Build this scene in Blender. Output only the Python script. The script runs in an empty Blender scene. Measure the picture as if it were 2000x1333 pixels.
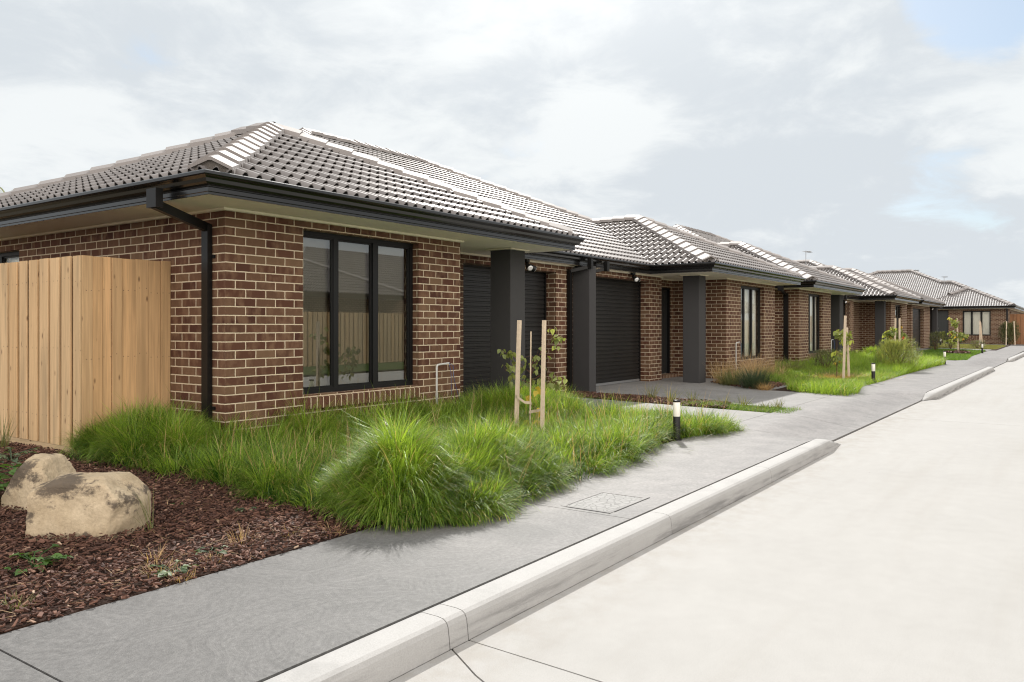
import bpy, math, random
import numpy as np
from mathutils import Vector, Matrix, noise as mnoise
R = math.radians
rng = np.random.default_rng(7)
random.seed(7)
SC = bpy.context.scene
COL = SC.collection
CAM_H = 1.43
F_, TH = 1554.0, R(35.094)
S_, C_ = math.sin(TH), math.cos(TH)

# ------------------------------------------------------------------ object helpers
def tag(o, label=None, cat=None, group=None, kind=None):
    if label: o['label'] = label
    if cat: o['category'] = cat
    if group: o['group'] = group
    if kind: o['kind'] = kind
    return o

def thing(name, loc, label, cat, group=None):
    o = bpy.data.objects.new(name, None)
    COL.objects.link(o)
    o.location = loc
    o.empty_display_size = .2
    return tag(o, label, cat, group)

def root_of(o):
    while o.parent: o = o.parent
    return o

def attach(o, parent):
    o.parent = parent
    l = root_of(parent).location
    if parent.parent is None:
        o.matrix_parent_inverse = Matrix.Translation(-l)
    return o

class MB:
    def __init__(s):
        s.v = []; s.f = []; s.uv = []; s.sm = []
    def add(s, verts, faces, uvs=None, smooth=False):
        b = len(s.v)
        s.v.extend([tuple(p) for p in verts])
        for i, f in enumerate(faces):
            s.f.append(tuple(b + k for k in f))
            s.uv.append(uvs[i] if uvs else None)
            s.sm.append(smooth)
    def quad(s, a, b, c, d, uv=None, smooth=False):
        s.add([a, b, c, d], [(0, 1, 2, 3)], [uv] if uv else None, smooth)
    def box(s, x0, x1, y0, y1, z0, z1, bev=0.0):
        if bev > 0:
            s.chamfer_box(x0, x1, y0, y1, z0, z1, bev); return
        v = [(x0,y0,z0),(x1,y0,z0),(x1,y1,z0),(x0,y1,z0),(x0,y0,z1),(x1,y0,z1),(x1,y1,z1),(x0,y1,z1)]
        f = [(0,3,2,1),(4,5,6,7),(0,1,5,4),(1,2,6,5),(2,3,7,6),(3,0,4,7)]
        uvs = []
        for q in f:
            pts = [v[i] for i in q]
            uvs.append(boxuv(pts))
        s.add(v, f, uvs)
    def chamfer_box(s, x0, x1, y0, y1, z0, z1, b):
        pl = [(x0+b,y0),(x1-b,y0),(x1,y0+b),(x1,y1-b),(x1-b,y1),(x0+b,y1),(x0,y1-b),(x0,y0+b)]
        s.prism(pl, z0, z1)
    def prism(s, poly, z0, z1):
        n = len(poly)
        v = [(p[0],p[1],z0) for p in poly] + [(p[0],p[1],z1) for p in poly]
        f = [tuple(range(n-1,-1,-1)), tuple(range(n,2*n))]
        for i in range(n):
            j = (i+1) % n
            f.append((i, j, n+j, n+i))
        uvs = [boxuv([v[k] for k in q]) for q in f]
        s.add(v, f, uvs)
    def tube(s, pts, rad, n=8, caps=True, smooth=True):
        pts = [Vector(p) for p in pts]
        rad = rad if isinstance(rad, (list, tuple)) else [rad]*len(pts)
        rings = []
        up = Vector((0,0,1))
        prev = None
        for i, p in enumerate(pts):
            t = (pts[min(i+1,len(pts)-1)] - pts[max(i-1,0)]).normalized()
            a = prev if prev else (up if abs(t.dot(up)) < .9 else Vector((1,0,0)))
            x = (a - t*a.dot(t))
            if x.length < 1e-5: x = Vector((1,0,0)) - t*t.x
            x.normalize(); y = t.cross(x); prev = x
            rings.append([p + (x*math.cos(2*math.pi*k/n) + y*math.sin(2*math.pi*k/n))*rad[i] for k in range(n)])
        v = [q for r in rings for q in r]
        f = []
        for i in range(len(pts)-1):
            for k in range(n):
                k2 = (k+1) % n
                f.append((i*n+k, i*n+k2, (i+1)*n+k2, (i+1)*n+k))
        s.add(v, f, None, smooth)
        if caps:
            s.add(rings[0], [tuple(range(n-1,-1,-1))]); s.add(rings[-1], [tuple(range(n))])
    def bar(s, a, b, w, h, up=(0,0,1)):
        a = Vector(a); b = Vector(b); t = (b-a).normalized(); up = Vector(up)
        x = t.cross(up)
        if x.length < 1e-4: x = t.cross(Vector((1,0,0)))
        x.normalize(); y = x.cross(t)
        v = []
        for p in (a, b):
            for sx, sy in ((-1,-1),(1,-1),(1,1),(-1,1)):
                v.append(p + x*(sx*w/2) + y*(sy*h/2))
        s.add(v, [(3,2,1,0),(4,5,6,7),(0,1,5,4),(1,2,6,5),(2,3,7,6),(3,0,4,7)])
    def lathe(s, prof, c=(0,0,0), n=20, smooth=True):
        v = []; f = []
        for r, z in prof:
            for k in range(n):
                a = 2*math.pi*k/n
                v.append((c[0]+r*math.cos(a), c[1]+r*math.sin(a), c[2]+z))
        for i in range(len(prof)-1):
            for k in range(n):
                k2 = (k+1) % n
                f.append((i*n+k, i*n+k2, (i+1)*n+k2, (i+1)*n+k))
        s.add(v, f, None, smooth)
        if prof[-1][0] > 1e-4: s.add(v[-n:], [tuple(range(n))])
        if prof[0][0] > 1e-4: s.add(v[:n], [tuple(range(n-1,-1,-1))])
    def sweep(s, prof, path, smooth=False, caps=True):
        """profile (outward, z) along a plan polyline; outward is right of travel"""
        P = [Vector((p[0], p[1])) for p in path]
        n = len(P); rings = []
        for i in range(n):
            d0 = (P[i]-P[i-1]).normalized() if i > 0 else None
            d1 = (P[i+1]-P[i]).normalized() if i < n-1 else None
            if d0 is None: d0 = d1
            if d1 is None: d1 = d0
            n0 = Vector((d0.y, -d0.x)); n1 = Vector((d1.y, -d1.x))
            m = (n0+n1)
            m = m/(m.length_squared/2) if m.length > 1e-4 else n0
            rings.append([(P[i].x+m.x*d, P[i].y+m.y*d, z) for d, z in prof])
        k = len(prof)
        for i in range(n-1):
            for j in range(k-1):
                s.add([rings[i][j], rings[i+1][j], rings[i+1][j+1], rings[i][j+1]], [(0,1,2,3)], None, smooth)
        if caps:
            s.add(rings[0], [tuple(range(k))]); s.add(rings[-1], [tuple(range(k-1,-1,-1))])
    def build(s, name, mat, parent=None, attrs=None):
        me = bpy.data.meshes.new(name)
        me.from_pydata(s.v, [], s.f)
        if any(u is not None for u in s.uv):
            ul = me.uv_layers.new(name='UVMap')
            flat = []
            for f, u in zip(s.f, s.uv):
                if u is None: flat.extend([0.0]*(2*len(f)))
                else:
                    for q in u: flat.extend(q)
            ul.data.foreach_set('uv', flat)
        me.polygons.foreach_set('use_smooth', s.sm)
        me.update()
        o = bpy.data.objects.new(name, me)
        COL.objects.link(o)
        if mat: me.materials.append(mat)
        if parent: attach(o, parent)
        return o

def boxuv(pts):
    a = Vector(pts[1])-Vector(pts[0]); b = Vector(pts[2])-Vector(pts[1])
    n = a.cross(b)
    ax = max(range(3), key=lambda i: abs(n[i]))
    if ax == 0: return [(p[1], p[2]) for p in pts]
    if ax == 1: return [(p[0], p[2]) for p in pts]
    return [(p[0], p[1]) for p in pts]

def np_mesh(name, verts, faces, mat, parent=None, smooth=False, attr=None, uv=None):
    """fast mesh: verts (N,3), faces (M,k) with one k"""
    me = bpy.data.meshes.new(name)
    verts = np.asarray(verts, np.float32); faces = np.asarray(faces, np.int32)
    M, k = faces.shape
    me.vertices.add(len(verts)); me.vertices.foreach_set('co', verts.ravel())
    me.loops.add(M*k); me.loops.foreach_set('vertex_index', faces.ravel())
    me.polygons.add(M); me.polygons.foreach_set('loop_start', np.arange(0, M*k, k, dtype=np.int32))
    try: me.polygons.foreach_set('loop_total', np.full(M, k, np.int32))
    except Exception: pass
    me.update(calc_edges=True)
    me.polygons.foreach_set('use_smooth', np.full(M, smooth, bool))
    if attr is not None:
        a = me.attributes.new('rnd', 'FLOAT', 'POINT'); a.data.foreach_set('value', np.asarray(attr, np.float32))
    if uv is not None:
        ul = me.uv_layers.new(name='UVMap'); ul.data.foreach_set('uv', np.asarray(uv, np.float32)[faces.ravel()].ravel())
    me.validate()
    me.materials.append(mat)
    o = bpy.data.objects.new(name, me); COL.objects.link(o)
    if parent: attach(o, parent)
    return o

# ------------------------------------------------------------------ materials
class NT:
    def __init__(s, name):
        s.m = bpy.data.materials.new(name); s.m.use_nodes = True
        s.t = s.m.node_tree; s.t.nodes.clear()
        s.out = s.t.nodes.new('ShaderNodeOutputMaterial')
    def n(s, typ, **kw):
        nd = s.t.nodes.new(typ)
        for k, v in kw.items():
            if k == 'ins':
                for a, b in v.items():
                    if isinstance(b, bpy.types.NodeSocket): s.t.links.new(b, nd.inputs[a])
                    else: nd.inputs[a].default_value = b
            else: setattr(nd, k, v)
        return nd
    def math(s, op, a, b=None, c=None, clamp=False):
        nd = s.t.nodes.new('ShaderNodeMath'); nd.operation = op; nd.use_clamp = clamp
        for i, x in enumerate((a, b, c)):
            if x is None: continue
            if isinstance(x, bpy.types.NodeSocket): s.t.links.new(x, nd.inputs[i])
            else: nd.inputs[i].default_value = x
        return nd.outputs[0]
    def mix(s, fac, a, b, blend='MIX'):
        nd = s.t.nodes.new('ShaderNodeMix'); nd.data_type = 'RGBA'; nd.blend_type = blend
        for i, x in ((0, fac), (6, a), (7, b)):
            if isinstance(x, bpy.types.NodeSocket): s.t.links.new(x, nd.inputs[i])
            elif i == 0: nd.inputs[0].default_value = x
            else: nd.inputs[i].default_value = (*x, 1) if len(x) == 3 else x
        return nd.outputs[2]
    def ramp(s, fac, stops, interp='LINEAR'):
        nd = s.t.nodes.new('ShaderNodeValToRGB'); cr = nd.color_ramp; cr.interpolation = interp
        while len(cr.elements) < len(stops): cr.elements.new(.5)
        for e, (p, c) in zip(cr.elements, stops):
            e.position = p; e.color = (*c, 1) if len(c) == 3 else c
        s.t.links.new(fac, nd.inputs[0])
        return nd.outputs[0]
    def noise(s, vec, scale, detail=4, rough=.55, dist=0):
        nd = s.n('ShaderNodeTexNoise', ins={'Scale': scale, 'Detail': detail, 'Roughness': rough, 'Distortion': dist})
        if vec is not None: s.t.links.new(vec, nd.inputs['Vector'])
        return nd.outputs[0]
    def mapping(s, vec, scale=(1,1,1), rot=(0,0,0), loc=(0,0,0)):
        nd = s.n('ShaderNodeMapping'); s.t.links.new(vec, nd.inputs[0])
        nd.inputs['Scale'].default_value = scale; nd.inputs['Rotation'].default_value = rot; nd.inputs['Location'].default_value = loc
        return nd.outputs[0]
    def pos(s):
        return s.n('ShaderNodeNewGeometry').outputs['Position']
    def obj(s):
        return s.n('ShaderNodeTexCoord').outputs['Object']
    def bump(s, h, strength=.5, dist=.01):
        nd = s.n('ShaderNodeBump', ins={'Strength': strength, 'Distance': dist}); s.t.links.new(h, nd.inputs['Height'])
        return nd.outputs[0]
    def pbsdf(s, col, rough=.6, spec=.5, normal=None, metal=0.0, coat=0.0):
        nd = s.n('ShaderNodeBsdfPrincipled')
        for key, v in (('Base Color', col), ('Roughness', rough), ('Specular IOR Level', spec), ('Metallic', metal), ('Coat Weight', coat)):
            if isinstance(v, bpy.types.NodeSocket): s.t.links.new(v, nd.inputs[key])
            elif isinstance(v, tuple): nd.inputs[key].default_value = (*v, 1) if len(v) == 3 else v
            else: nd.inputs[key].default_value = v
        if normal is not None: s.t.links.new(normal, nd.inputs['Normal'])
        return nd.outputs[0]
    def done(s, sh):
        s.t.links.new(sh, s.out.inputs[0]); return s.m

def simple(name, col, rough=.6, spec=.5, var=.12, nscale=12, bump=.15, bscale=180, bdist=.002, metal=0, coat=0):
    t = NT(name); p = t.pos()
    nz = t.noise(p, nscale, 5)
    c = t.mix(nz, tuple(x*(1-var) for x in col), tuple(min(1, x*(1+var)) for x in col))
    b = t.bump(t.noise(p, bscale, 3), bump, bdist) if bump else None
    return t.done(t.pbsdf(c, rough, spec, b, metal, coat))

def brick_mat(name, bw=.24, bh=.086, joint=.0098, off=.5):
    t = NT(name)
    uv = t.n('ShaderNodeUVMap', uv_map='UVMap').outputs[0]
    # wobble of the joints
    wob = t.n('ShaderNodeTexNoise', ins={'Scale': 23.0, 'Detail': 3.0}); t.t.links.new(uv, wob.inputs['Vector'])
    wv = t.n('ShaderNodeVectorMath', operation='SUBTRACT', ins={0: wob.outputs['Color'], 1: (.5,.5,.5)}).outputs[0]
    wv = t.n('ShaderNodeVectorMath', operation='SCALE', ins={0: wv, 'Scale': .0065}).outputs[0]
    q = t.n('ShaderNodeVectorMath', operation='ADD', ins={0: uv, 1: wv}).outputs[0]
    sx = t.n('ShaderNodeSeparateXYZ', ins={0: q})
    rowf = t.math('DIVIDE', sx.outputs[1], bh)
    row = t.math('FLOOR', rowf)
    par = t.math('FLOORED_MODULO', row, 2.0)
    colf = t.math('ADD', t.math('DIVIDE', sx.outputs[0], bw), t.math('MULTIPLY', par, off))
    col = t.math('FLOOR', colf)
    fx = t.math('SUBTRACT', colf, col); fy = t.math('SUBTRACT', rowf, row)
    dx = t.math('MULTIPLY', t.math('MINIMUM', fx, t.math('SUBTRACT', 1.0, fx)), bw)
    dy = t.math('MULTIPLY', t.math('MINIMUM', fy, t.math('SUBTRACT', 1.0, fy)), bh)
    d = t.math('MINIMUM', dx, dy)
    mask = t.n('ShaderNodeMapRange', interpolation_type='SMOOTHSTEP', ins={'Value': d, 'From Min': joint/2-.0012, 'From Max': joint/2+.0022}).outputs[0]
    idv = t.n('ShaderNodeCombineXYZ', ins={0: col, 1: row, 2: 3.7}).outputs[0]
    wn = t.n('ShaderNodeTexWhiteNoise', noise_dimensions='3D', ins={'Vector': idv})
    rnd = wn.outputs['Value']
    rcol = t.ramp(rnd, [(0, (.084,.035,.022)), (.24, (.106,.049,.030)), (.42, (.062,.025,.017)), (.56, (.132,.074,.044)), (.72, (.090,.038,.024)), (.86, (.155,.095,.056)), (1, (.114,.057,.034))])
    # smoky flash across each brick
    off3 = t.n('ShaderNodeVectorMath', operation='ADD', ins={0: t.mapping(q, (9, 5, 1)), 1: t.n('ShaderNodeVectorMath', operation='SCALE', ins={0: wn.outputs['Color'], 'Scale': 40.0}).outputs[0]}).outputs[0]
    fl = t.noise(off3, 1.0, 3)
    flm = t.n('ShaderNodeMapRange', ins={'Value': fl, 'From Min': .47, 'From Max': .66}).outputs[0]
    bcol = t.mix(t.math('MULTIPLY', flm, .7), rcol, (.185,.110,.066))
    sp = t.noise(q, 260, 2)
    bcol = t.mix(t.math('MULTIPLY', t.n('ShaderNodeMapRange', ins={'Value': sp, 'From Min': .62, 'From Max': .72}).outputs[0], .5), bcol, (.02,.012,.01))
    mcol = t.mix(t.noise(q, 40, 4), (.50,.415,.295), (.64,.55,.41))
    c = t.mix(mask, mcol, bcol)
    hgt = t.math('ADD', t.math('MULTIPLY', mask, 1.0), t.math('MULTIPLY', t.noise(q, 120, 4), .35))
    rg = t.math('SUBTRACT', .92, t.math('MULTIPLY', mask, .12))
    return t.done(t.pbsdf(c, rg, .18, t.bump(hgt, .55, .006)))

def tile_mat(name, col, rough=.3, spec=.34):
    t = NT(name)
    uv = t.n('ShaderNodeUVMap', uv_map='UVMap').outputs[0]
    fl = t.n('ShaderNodeVectorMath', operation='FLOOR', ins={0: uv}).outputs[0]
    wn = t.n('ShaderNodeTexWhiteNoise', noise_dimensions='2D', ins={'Vector': fl}).outputs[0]
    c = t.mix(wn, tuple(x*.86 for x in col), tuple(x*1.16 for x in col))
    nz = t.noise(t.pos(), 5, 5)
    c = t.mix(t.math('MULTIPLY', nz, .35), c, tuple(x*1.3 for x in col))
    rr = t.math('ADD', rough-.05, t.math('MULTIPLY', t.noise(t.pos(), 9, 4), .14))
    b = t.bump(t.noise(t.pos(), 240, 3), .12, .002)
    return t.done(t.pbsdf(c, rr, spec, b))

def pine_mat(name, base=(.585,.42,.245), red=False, pitch=.104, top=1.815):
    t = NT(name)
    uv = t.n('ShaderNodeUVMap', uv_map='UVMap').outputs[0]
    at = t.n('ShaderNodeAttribute', attribute_name='rnd').outputs['Fac']
    offs = t.n('ShaderNodeCombineXYZ', ins={0: t.math('MULTIPLY', at, 37.0), 1: t.math('MULTIPLY', at, 91.0), 2: at}).outputs[0]
    p = t.n('ShaderNodeVectorMath', operation='ADD', ins={0: uv, 1: offs}).outputs[0]
    g = t.noise(t.mapping(p, (55, 1.6, 1)), 1.0, 5, .6, .6)
    big = t.noise(t.mapping(p, (10, .7, 1)), 1.0, 3)
    lo = tuple(x*.52 for x in base); hi = tuple(min(1, x*1.28) for x in base)
    c = t.mix(g, lo, hi)
    tone = t.ramp(at, [(0, (.84,.86,.88)), (.3, (1.06,1.02,.97)), (.5, (.95,.85,.74)), (.65, (1.10,1.08,1.06)), (.85, (.98,.88,.76)), (1, (.88,.92,.96))])
    c = t.mix(1.0, c, tone, 'MULTIPLY')
    c = t.mix(t.n('ShaderNodeMapRange', ins={'Value': big, 'From Min': .50, 'From Max': .72}).outputs[0], c, tuple(x*.60 for x in base))
    vo = t.n('ShaderNodeTexVoronoi', ins={'Scale': 1.0}); t.t.links.new(t.mapping(p, (9.5, 3.4, 1)), vo.inputs['Vector'])
    kn = t.n('ShaderNodeMapRange', ins={'Value': vo.outputs['Distance'], 'From Min': .05, 'From Max': .13}).outputs[0]
    c = t.mix(t.math('MULTIPLY', t.math('SUBTRACT', 1.0, kn), .85), c, (.10,.05,.025))
    su = t.n('ShaderNodeSeparateXYZ', ins={0: uv})
    fr = t.math('FRACT', t.math('DIVIDE', su.outputs[0], pitch))
    du = t.math('MULTIPLY', t.math('MINIMUM', t.math('ABSOLUTE', t.math('SUBTRACT', fr, .32)), t.math('ABSOLUTE', t.math('SUBTRACT', fr, .72))), pitch)
    jz = t.math('MULTIPLY', t.math('SUBTRACT', at, .5), .05)
    dz = None
    for zn in (.28, top*.52, top-.22):
        e = t.math('ABSOLUTE', t.math('SUBTRACT', t.math('ADD', su.outputs[1], jz), zn))
        dz = e if dz is None else t.math('MINIMUM', dz, e)
    dd = t.math('SQRT', t.math('ADD', t.math('MULTIPLY', du, du), t.math('MULTIPLY', dz, dz)))
    c = t.mix(t.math('LESS_THAN', dd, .0042), c, (.06,.045,.035))
    if red: c = t.mix(.72, c, (.21,.075,.035))
    return t.done(t.pbsdf(c, .8, .25, t.bump(g, .35, .003)))

def concrete_mat(name, c0, c1, rough=.75, swirl=0.0, stain=None, spec=.35, fine=170, far_tone=None, scuff=False, dirt=False, speck=.16):
    t = NT(name); p = t.pos()
    a = t.noise(p, .9, 6, .6); b = t.noise(p, 7, 5, .6); f = t.noise(p, fine, 2, .5)
    m = t.math('ADD', t.math('MULTIPLY', a, .55), t.math('MULTIPLY', b, .45))
    m = t.n('ShaderNodeMapRange', ins={'Value': m, 'From Min': .32, 'From Max': .68}).outputs[0]
    c = t.mix(m, c0, c1)
    h = f
    sp = t.n('ShaderNodeSeparateXYZ', ins={0: p})
    if far_tone:                         # paler further along the street, with a noisy edge and blotches
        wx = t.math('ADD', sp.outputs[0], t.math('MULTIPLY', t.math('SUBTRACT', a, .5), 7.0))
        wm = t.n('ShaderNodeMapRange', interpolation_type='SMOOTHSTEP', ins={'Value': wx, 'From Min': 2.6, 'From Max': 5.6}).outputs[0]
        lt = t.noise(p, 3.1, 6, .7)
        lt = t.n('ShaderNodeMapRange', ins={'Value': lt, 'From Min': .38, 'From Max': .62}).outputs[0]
        c = t.mix(t.math('MULTIPLY', wm, t.math('ADD', .45, t.math('MULTIPLY', lt, .5))), c, far_tone)
    if swirl:
        wq = t.n('ShaderNodeTexNoise', ins={'Scale': 2.3, 'Detail': 2.0}); t.t.links.new(p, wq.inputs['Vector'])
        wv = t.n('ShaderNodeVectorMath', operation='SCALE', ins={0: wq.outputs['Color'], 'Scale': .35}).outputs[0]
        pv = t.n('ShaderNodeVectorMath', operation='ADD', ins={0: t.n('ShaderNodeVectorMath', operation='MULTIPLY', ins={0: p, 1: (1,1,0)}).outputs[0], 1: wv}).outputs[0]
        brs = []
        for sc_, lo in ((1.25, 0.0), (1.7, 31.0)):
            vo = t.n('ShaderNodeTexVoronoi', ins={'Scale': sc_}); t.t.links.new(t.mapping(pv, (1,1,0), loc=(lo,lo*.3,0)), vo.inputs['Vector'])
            cs = t.n('ShaderNodeSeparateXYZ', ins={0: vo.outputs['Color']})
            rv = t.n('ShaderNodeCombineXYZ', ins={0: t.math('MULTIPLY', vo.outputs['Distance'], 46.0), 1: t.math('MULTIPLY', cs.outputs[0], 60.0), 2: t.math('MULTIPLY', sp.outputs[0], .6)}).outputs[0]
            brs.append(t.noise(rv, 1.0, 5, .7))
        br = t.math('MULTIPLY', t.math('ADD', brs[0], brs[1]), .5)
        k1 = t.n('ShaderNodeMapRange', ins={'Value': br, 'From Min': .42, 'From Max': .60}).outputs[0]
        k2 = t.n('ShaderNodeMapRange', ins={'Value': t.noise(p, 1.9, 5, .65), 'From Min': .40, 'From Max': .62}).outputs[0]
        c = t.mix(t.math('MULTIPLY', t.math('MULTIPLY', t.math('SUBTRACT', 1.0, k1), k2), swirl*.62), c, t.mix(.38, c, (.03,.03,.03)))
        c = t.mix(t.math('MULTIPLY', k1, swirl*.16), c, (.55,.54,.52))
        h = t.math('ADD', f, t.math('MULTIPLY', br, 1.2))
    if scuff:
        zz = t.n('ShaderNodeMapRange', ins={'Value': sp.outputs[2], 'From Min': .085, 'From Max': .05}).outputs[0]
        zl = t.n('ShaderNodeMapRange', ins={'Value': sp.outputs[2], 'From Min': .0, 'From Max': .02}).outputs[0]
        sc = t.noise(t.mapping(p, (1.1, 1, 14)), 1.0, 5, .65)
        sc = t.n('ShaderNodeMapRange', ins={'Value': sc, 'From Min': .47, 'From Max': .62}).outputs[0]
        c = t.mix(t.math('MULTIPLY', t.math('MULTIPLY', zz, sc), .6), c, tuple(x*.34 for x in c0))
    if dirt:
        yd = t.n('ShaderNodeMapRange', ins={'Value': sp.outputs[1], 'From Min': 1.75, 'From Max': 2.28}).outputs[0]
        dn = t.n('ShaderNodeMapRange', ins={'Value': t.noise(p, 5, 6, .7), 'From Min': .42, 'From Max': .62}).outputs[0]
        c = t.mix(t.math('MULTIPLY', t.math('MULTIPLY', yd, dn), .34), c, tuple(x*y for x, y in zip(c0, (.66,.56,.44))))
        tr = t.noise(t.mapping(p, (.22, 2.4, 1), rot=(0,0,.12)), 1.0, 6, .62)
        tr = t.n('ShaderNodeMapRange', ins={'Value': tr, 'From Min': .5, 'From Max': .72}).outputs[0]
        c = t.mix(t.math('MULTIPLY', tr, .22), c, tuple(x*y for x, y in zip(c0, (.78,.73,.66))))
        vs = t.n('ShaderNodeTexVoronoi', ins={'Scale': 1.7}); t.t.links.new(p, vs.inputs['Vector'])
        c = t.mix(t.math('MULTIPLY', t.math('LESS_THAN', vs.outputs['Distance'], .018), .7), c, (.12,.11,.10))
    c = t.mix(t.n('ShaderNodeMapRange', ins={'Value': f, 'From Min': .3, 'From Max': .75}).outputs[0], t.mix(speck, c, (0,0,0)), c)
    if far_tone:
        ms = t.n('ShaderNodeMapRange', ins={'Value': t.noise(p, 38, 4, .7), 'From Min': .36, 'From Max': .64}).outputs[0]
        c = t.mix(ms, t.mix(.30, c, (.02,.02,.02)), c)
    if stain:
        sn = t.noise(t.mapping(p, (1.2, 1.2, 6)), 1.3, 5, .65)
        sm = t.n('ShaderNodeMapRange', ins={'Value': sn, 'From Min': .56, 'From Max': .72}).outputs[0]
        c = t.mix(t.math('MULTIPLY', sm, stain), c, tuple(x*.42 for x in c0))
    return t.done(t.pbsdf(c, rough, spec, t.bump(h, .3, .004)))

def leaf_mat(name, dark, light, trans=.45, yellow=None, rough=.5):
    t = NT(name)
    at = t.n('ShaderNodeAttribute', attribute_name='rnd').outputs['Fac']
    st = [(0, dark), (.75, light)]
    if yellow: st += [(.9, light), (.96, yellow)]
    else: st += [(1, light)]
    c = t.ramp(at, st)
    d = t.pbsdf(c, rough, .35)
    tr = t.n('ShaderNodeBsdfTranslucent', ins={'Color': t.mix(1.0, c, (1.9,1.75,.9), 'MULTIPLY')}).outputs[0]
    mx = t.n('ShaderNodeMixShader', ins={0: trans, 1: d, 2: tr}).outputs[0]
    return t.done(mx)

M = {}
M['brick'] = brick_mat('brown_brick')
M['sillbrick'] = brick_mat('brick_on_edge', bw=.0865, bh=.30, off=0)
M['charcoal'] = simple('charcoal_render', (.056,.055,.0555), .9, .12, .06, 3, .35, 160, .003)
M['black'] = simple('black_steel', (.007,.0066,.0064), .38, .28, .15, 6, .05, 60)
M['gutter'] = simple('gutter_steel', (.007,.0065,.0062), .2, .6, .12, 3, .04, 30)
M['frame'] = simple('window_frame_black', (.006,.006,.0065), .5, .3, .1, 6, 0)
M['door'] = simple('roller_steel', (.015,.0145,.014), .4, .3, .1, 4, .05, 80)
M['entry'] = simple('entry_door_paint', (.02,.022,.022), .45, .5, .1, 4, .05, 80)
M['cream'] = simple('soffit_cream', (.84,.79,.66), .7, .3, .04, 4, .05, 60)
M['cream2'] = simple('cornice_cream', (.88,.83,.66), .6, .35, .04, 4, 0)
M['tile'] = tile_mat('roof_tile', (.168,.156,.151), .46)
M['cap'] = tile_mat('ridge_tile', (.25,.232,.224), .55, .12)
M['mortar'] = simple('bedding_mortar', (.16,.145,.13), .95, .2, .25, 20, .6, 90, .006)
M['pine'] = pine_mat('pine_paling', pitch=.215)
M['pine_red'] = pine_mat('red_paling', red=True)
M['pine_warm'] = pine_mat('warm_pine_paling', (.60,.385,.20), pitch=.12)
M['stake'] = simple('hardwood_stake', (.60,.49,.37), .8, .25, .2, 25, .3, 120)
M['path'] = concrete_mat('path_concrete', (.135,.134,.132), (.18,.178,.176), .65, .6, spec=.3, far_tone=(.295,.281,.275), speck=.3)
M['drive'] = concrete_mat('drive_concrete', (.15,.147,.142), (.21,.205,.197), .65, .5, spec=.3, far_tone=(.29,.283,.272), speck=.3)
M['road'] = concrete_mat('road_concrete', (.36,.354,.341), (.405,.399,.386), .8, 0, None, spec=.2, dirt=True)
M['kerb'] = concrete_mat('kerb_concrete', (.375,.371,.362), (.425,.42,.411), .75, 0, .3, spec=.25, scuff=True)
M['joint'] = simple('joint_filler', (.02,.019,.018), .9, .2, .3, 40, .5, 90)
M['soil'] = simple('garden_soil', (.030,.016,.011), .95, .15, .35, 9, .9, 45, .02)
M['dirt'] = simple('bare_ground', (.10,.085,.055), .95, .1, .3, 1.5, .6, 20, .02)
M['white'] = simple('white_pipe', (.50,.50,.485), .4, .5, .05, 8, 0)
M['opal'] = simple('opal_diffuser', (.82,.80,.71), .35, .5, .03, 8, 0)
M['blue'] = simple('blue_cord', (.05,.09,.22), .5, .4, .1, 8, 0)
M['cream_strap'] = simple('hessian_strap', (.50,.42,.31), .9, .2, .2, 60, .4, 200)
M['galv'] = simple('galvanised_steel', (.35,.36,.37), .4, .5, .15, 8, 0, metal=.7)
M['lens'] = simple('lamp_lens', (.75,.75,.74), .25, .6, .03, 8, 0)
M['chrome'] = simple('brushed_chrome', (.6,.6,.6), .25, .5, .05, 8, 0, metal=1)
M['plaster'] = simple('interior_plaster', (.80,.77,.69), .8, .2, .04, 2, 0)
M['floor'] = simple('interior_floor', (.16,.14,.12), .7, .3, .1, 2, 0)
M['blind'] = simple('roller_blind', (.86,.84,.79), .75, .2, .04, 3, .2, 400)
M['dim_blind'] = simple('grey_olive_blind', (.30,.285,.235), .8, .2, .05, 3, .2, 400)  # added sheet behind the near panes; its tone stands in for room glow
M['sheer'] = simple('sheer_curtain', (.86,.85,.80), .8, .2, .05, 5, .2, 300)
M['trunk'] = simple('sapling_bark', (.12,.062,.045), .8, .2, .3, 30, .4, 120)
M['palmtrunk'] = simple('palm_bark', (.16,.12,.08), .9, .2, .3, 12, .6, 40)
M['leaf'] = leaf_mat('sapling_leaf', (.135,.17,.055), (.275,.315,.11), .38, (.55,.44,.07))
M['leaf_far'] = leaf_mat('sapling_leaf_far', (.13,.17,.05), (.28,.32,.10), .4, (.45,.30,.07))
M['weed'] = leaf_mat('weed_leaf', (.045,.10,.025), (.10,.19,.045), .35)
M['weed_grey'] = leaf_mat('grey_weed_leaf', (.07,.11,.06), (.15,.20,.11), .3)
M['grass'] = leaf_mat('grass_blade', (.022,.072,.010), (.29,.425,.062), .43, (.42,.34,.16), .42)
M['lawn'] = leaf_mat('lawn_blade', (.045,.11,.015), (.15,.25,.035), .4, (.30,.25,.10), .55)
M['drylawn'] = leaf_mat('dry_lawn_blade', (.11,.135,.035), (.22,.21,.075), .35, (.36,.29,.13), .6)
M['dry'] = leaf_mat('dry_straw', (.30,.19,.085), (.50,.36,.19), .25)
M['strappy'] = leaf_mat('strappy_blade', (.075,.10,.035), (.20,.20,.075), .3)
M['bluegrass'] = leaf_mat('blue_green_blade', (.025,.048,.03), (.07,.10,.055), .3, (.3,.24,.13))
M['shrub'] = leaf_mat('feathery_leaf', (.09,.125,.045), (.26,.28,.10), .4)
M['olive'] = leaf_mat('olive_leaf', (.06,.075,.035), (.15,.16,.08), .3)
M['palm'] = leaf_mat('palm_leaf', (.10,.12,.06), (.20,.22,.12), .4)
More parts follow.
